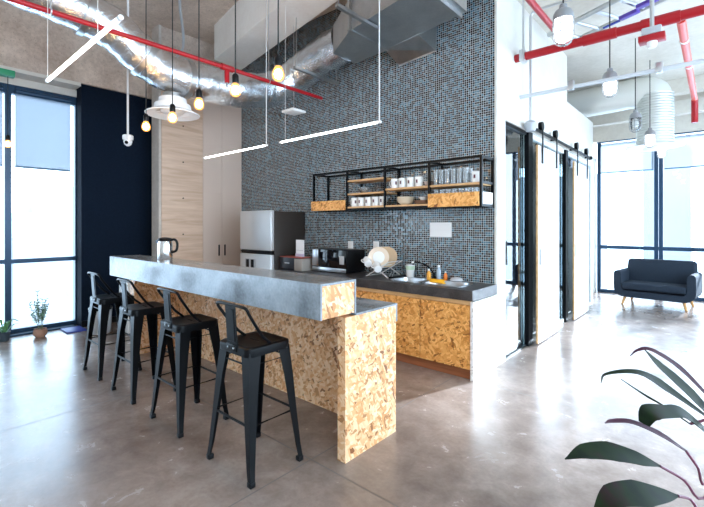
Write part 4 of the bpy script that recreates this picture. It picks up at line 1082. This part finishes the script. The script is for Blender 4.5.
obj('stem', tube(BM(), smooth_path([base+Vector((0, 0, .25)), base+Vector((.015, -.01, .55)), crown+Vector((0, 0, .1))], 5), [.014]*11, 10), CORDYR, pl)
NV = (Fv*-0.55+Vector((0, 0, 0.85))-Rv*.1)
LV = [
 # leaf points (tip first), depths vary so the rosette is truly three-dimensional
 ([at(565, 459, 1.16), at(585, 452, 1.20), at(612, 452, 1.24), at(640, 459, 1.28), at(660, 466, 1.31)], [.002, .045, .062, .045, .006], [at(660, 466, 1.31), at(684, 480, 1.34), at(704, 498, 1.37)]),
 ([at(592, 514, 1.08), at(612, 497, 1.12), at(640, 494, 1.17), at(664, 495, 1.22), at(678, 496, 1.25)], [.002, .060, .075, .040, .006], [at(678, 496, 1.25), at(690, 499, 1.29), at(706, 509, 1.33)]),
 ([at(605, 423, 1.26), at(612, 421, 1.28), at(632, 422, 1.31), at(660, 434, 1.35), at(686, 451, 1.38)], [.002, .012, .016, .022, .008], [at(686, 451, 1.38), at(698, 468, 1.40), at(706, 484, 1.42)]),
 ([at(644, 424, 1.28), at(650, 413, 1.30), at(668, 412, 1.34), at(684, 414, 1.38), at(712, 436, 1.42)], [.030, .058, .048, .050, .020], None),
 ([at(601, 383, 1.35), at(606, 374, 1.38), at(636, 372, 1.42), at(662, 385, 1.45), at(706, 416, 1.48)], [.002, .008, .020, .048, .012], None),
 ([at(645, 350, 1.50), at(658, 364, 1.50), at(676, 380, 1.50), at(694, 397, 1.50), at(716, 420, 1.50)], [.002, .034, .052, .054, .024], None),
 ([at(630, 356, 1.56), at(638, 350, 1.57), at(652, 350, 1.58), at(680, 368, 1.58), at(712, 400, 1.56)], [.002, .010, .018, .026, .012], None),
 ([at(621, 379, 1.48), at(634, 388, 1.48), at(648, 397, 1.47), at(662, 405, 1.46), at(690, 424, 1.45)], [.002, .005, .008, .006, .004], None),
]
for i, (pts, ws, stalk) in enumerate(LV):
    end = stalk[-1] if stalk else pts[-1]
    m_ = mat('cordyline_purple_leaf', (0.05, 0.012, 0.025), 0.5, 0, 0.15) if i in (2, 6) else CORDY
    lf = obj('leaf', leaf(BM(), [tuple(p) for p in pts], ws, NV), m_, pl)
    st_pts = (stalk or [pts[-1]])+[end.lerp(crown, .55)+Vector((0, 0, .02)), crown+Vector((0, 0, -.01*i))]
    obj('leaf_stalk', tube(BM(), smooth_path(st_pts, 4), .0045, 7), CORDYR, lf)
for k in range(6):   # leaves on the side of the rosette outside the frame
    a = -0.9+k*0.5; d_ = Vector((math.cos(a), math.sin(a), 0))
    pts = [crown+d_*.55+Vector((0, 0, -.05)), crown+d_*.42+Vector((0, 0, .12)), crown+d_*.22+Vector((0, 0, .16)), crown+d_*.03]
    obj('leaf', leaf(BM(), pts, [.002, .055, .06, .012], (0, 0, 1)), CORDY, pl)

def bushy(x, y, lab):
    t = thing('potted_shrub', lab, 'plant', (x, y, 0)); b = Vector((x, y, 0))
    obj('pot', lathe(BM(), [(0, 0), (.05, 0), (.075, .03), (.08, .07), (.07, .11), (.06, .11), (.065, .09), (0, .09)], b, 22), TERRA, t)
    rnd = random.Random(3); tw = BM(); lv = BM()
    for k in range(18):
        a = rnd.uniform(0, 2*PI); sp2 = rnd.uniform(.02, .15); h = rnd.uniform(.30, .62)
        tip = b+Vector((math.cos(a)*sp2, math.sin(a)*sp2, h)); mid = b.lerp(tip, .5)+Vector((0, 0, .06))
        path = smooth_path([b+Vector((math.cos(a)*.02, math.sin(a)*.02, .1)), mid, tip], 5); tube(tw, path, .0025, 5)
        for j in range(4, len(path)):
            for q_ in range(3):
                aa = rnd.uniform(0, 2*PI); dd_ = Vector((math.cos(aa), math.sin(aa), rnd.uniform(-.1, .7))).normalized(); L = rnd.uniform(.03, .055)
                leaf(lv, [path[j], path[j]+dd_*L*.5+Vector((0, 0, .004)), path[j]+dd_*L], [.002, .018, .001], (0.1, 0.1, 1))
    obj('twigs', tw, mat('twig_green', (0.16, 0.22, 0.12), 0.6), t)
    o = obj('foliage', lv, LEAFG2, t); o['kind'] = 'stuff'
bushy(-6.82, 1.42, 'small bushy plant in a terracotta pot at the left window')
def low_plant(x, y, lab):
    t = thing('potted_plant', lab, 'plant', (x, y, 0)); b = Vector((x, y, 0))
    obj('pot', lathe(BM(), [(0, 0), (.05, 0), (.065, .11), (.07, .12), (.058, .12), (.055, .1), (0, .1)], b, 20), mat('dark_pot', (0.05, 0.07, 0.09), 0.5), t)
    rnd = random.Random(5)
    for k in range(11):
        a = 2*PI*k/11+rnd.uniform(-.2, .2); d_ = Vector((math.cos(a), math.sin(a), 0)); L = rnd.uniform(.12, .22); h = rnd.uniform(.10, .22)
        pts = [b+d_*.02+Vector((0, 0, .10)), b+d_*L*.5+Vector((0, 0, .10+h*.8)), b+d_*L+Vector((0, 0, .10+h*.7))]
        obj('leaf', leaf(BM(), pts, [.006, .034, .001], (0, 0, 1)), LEAFG, t)
low_plant(-6.93, 1.06, 'low leafy plant in a small dark pot at the left edge')
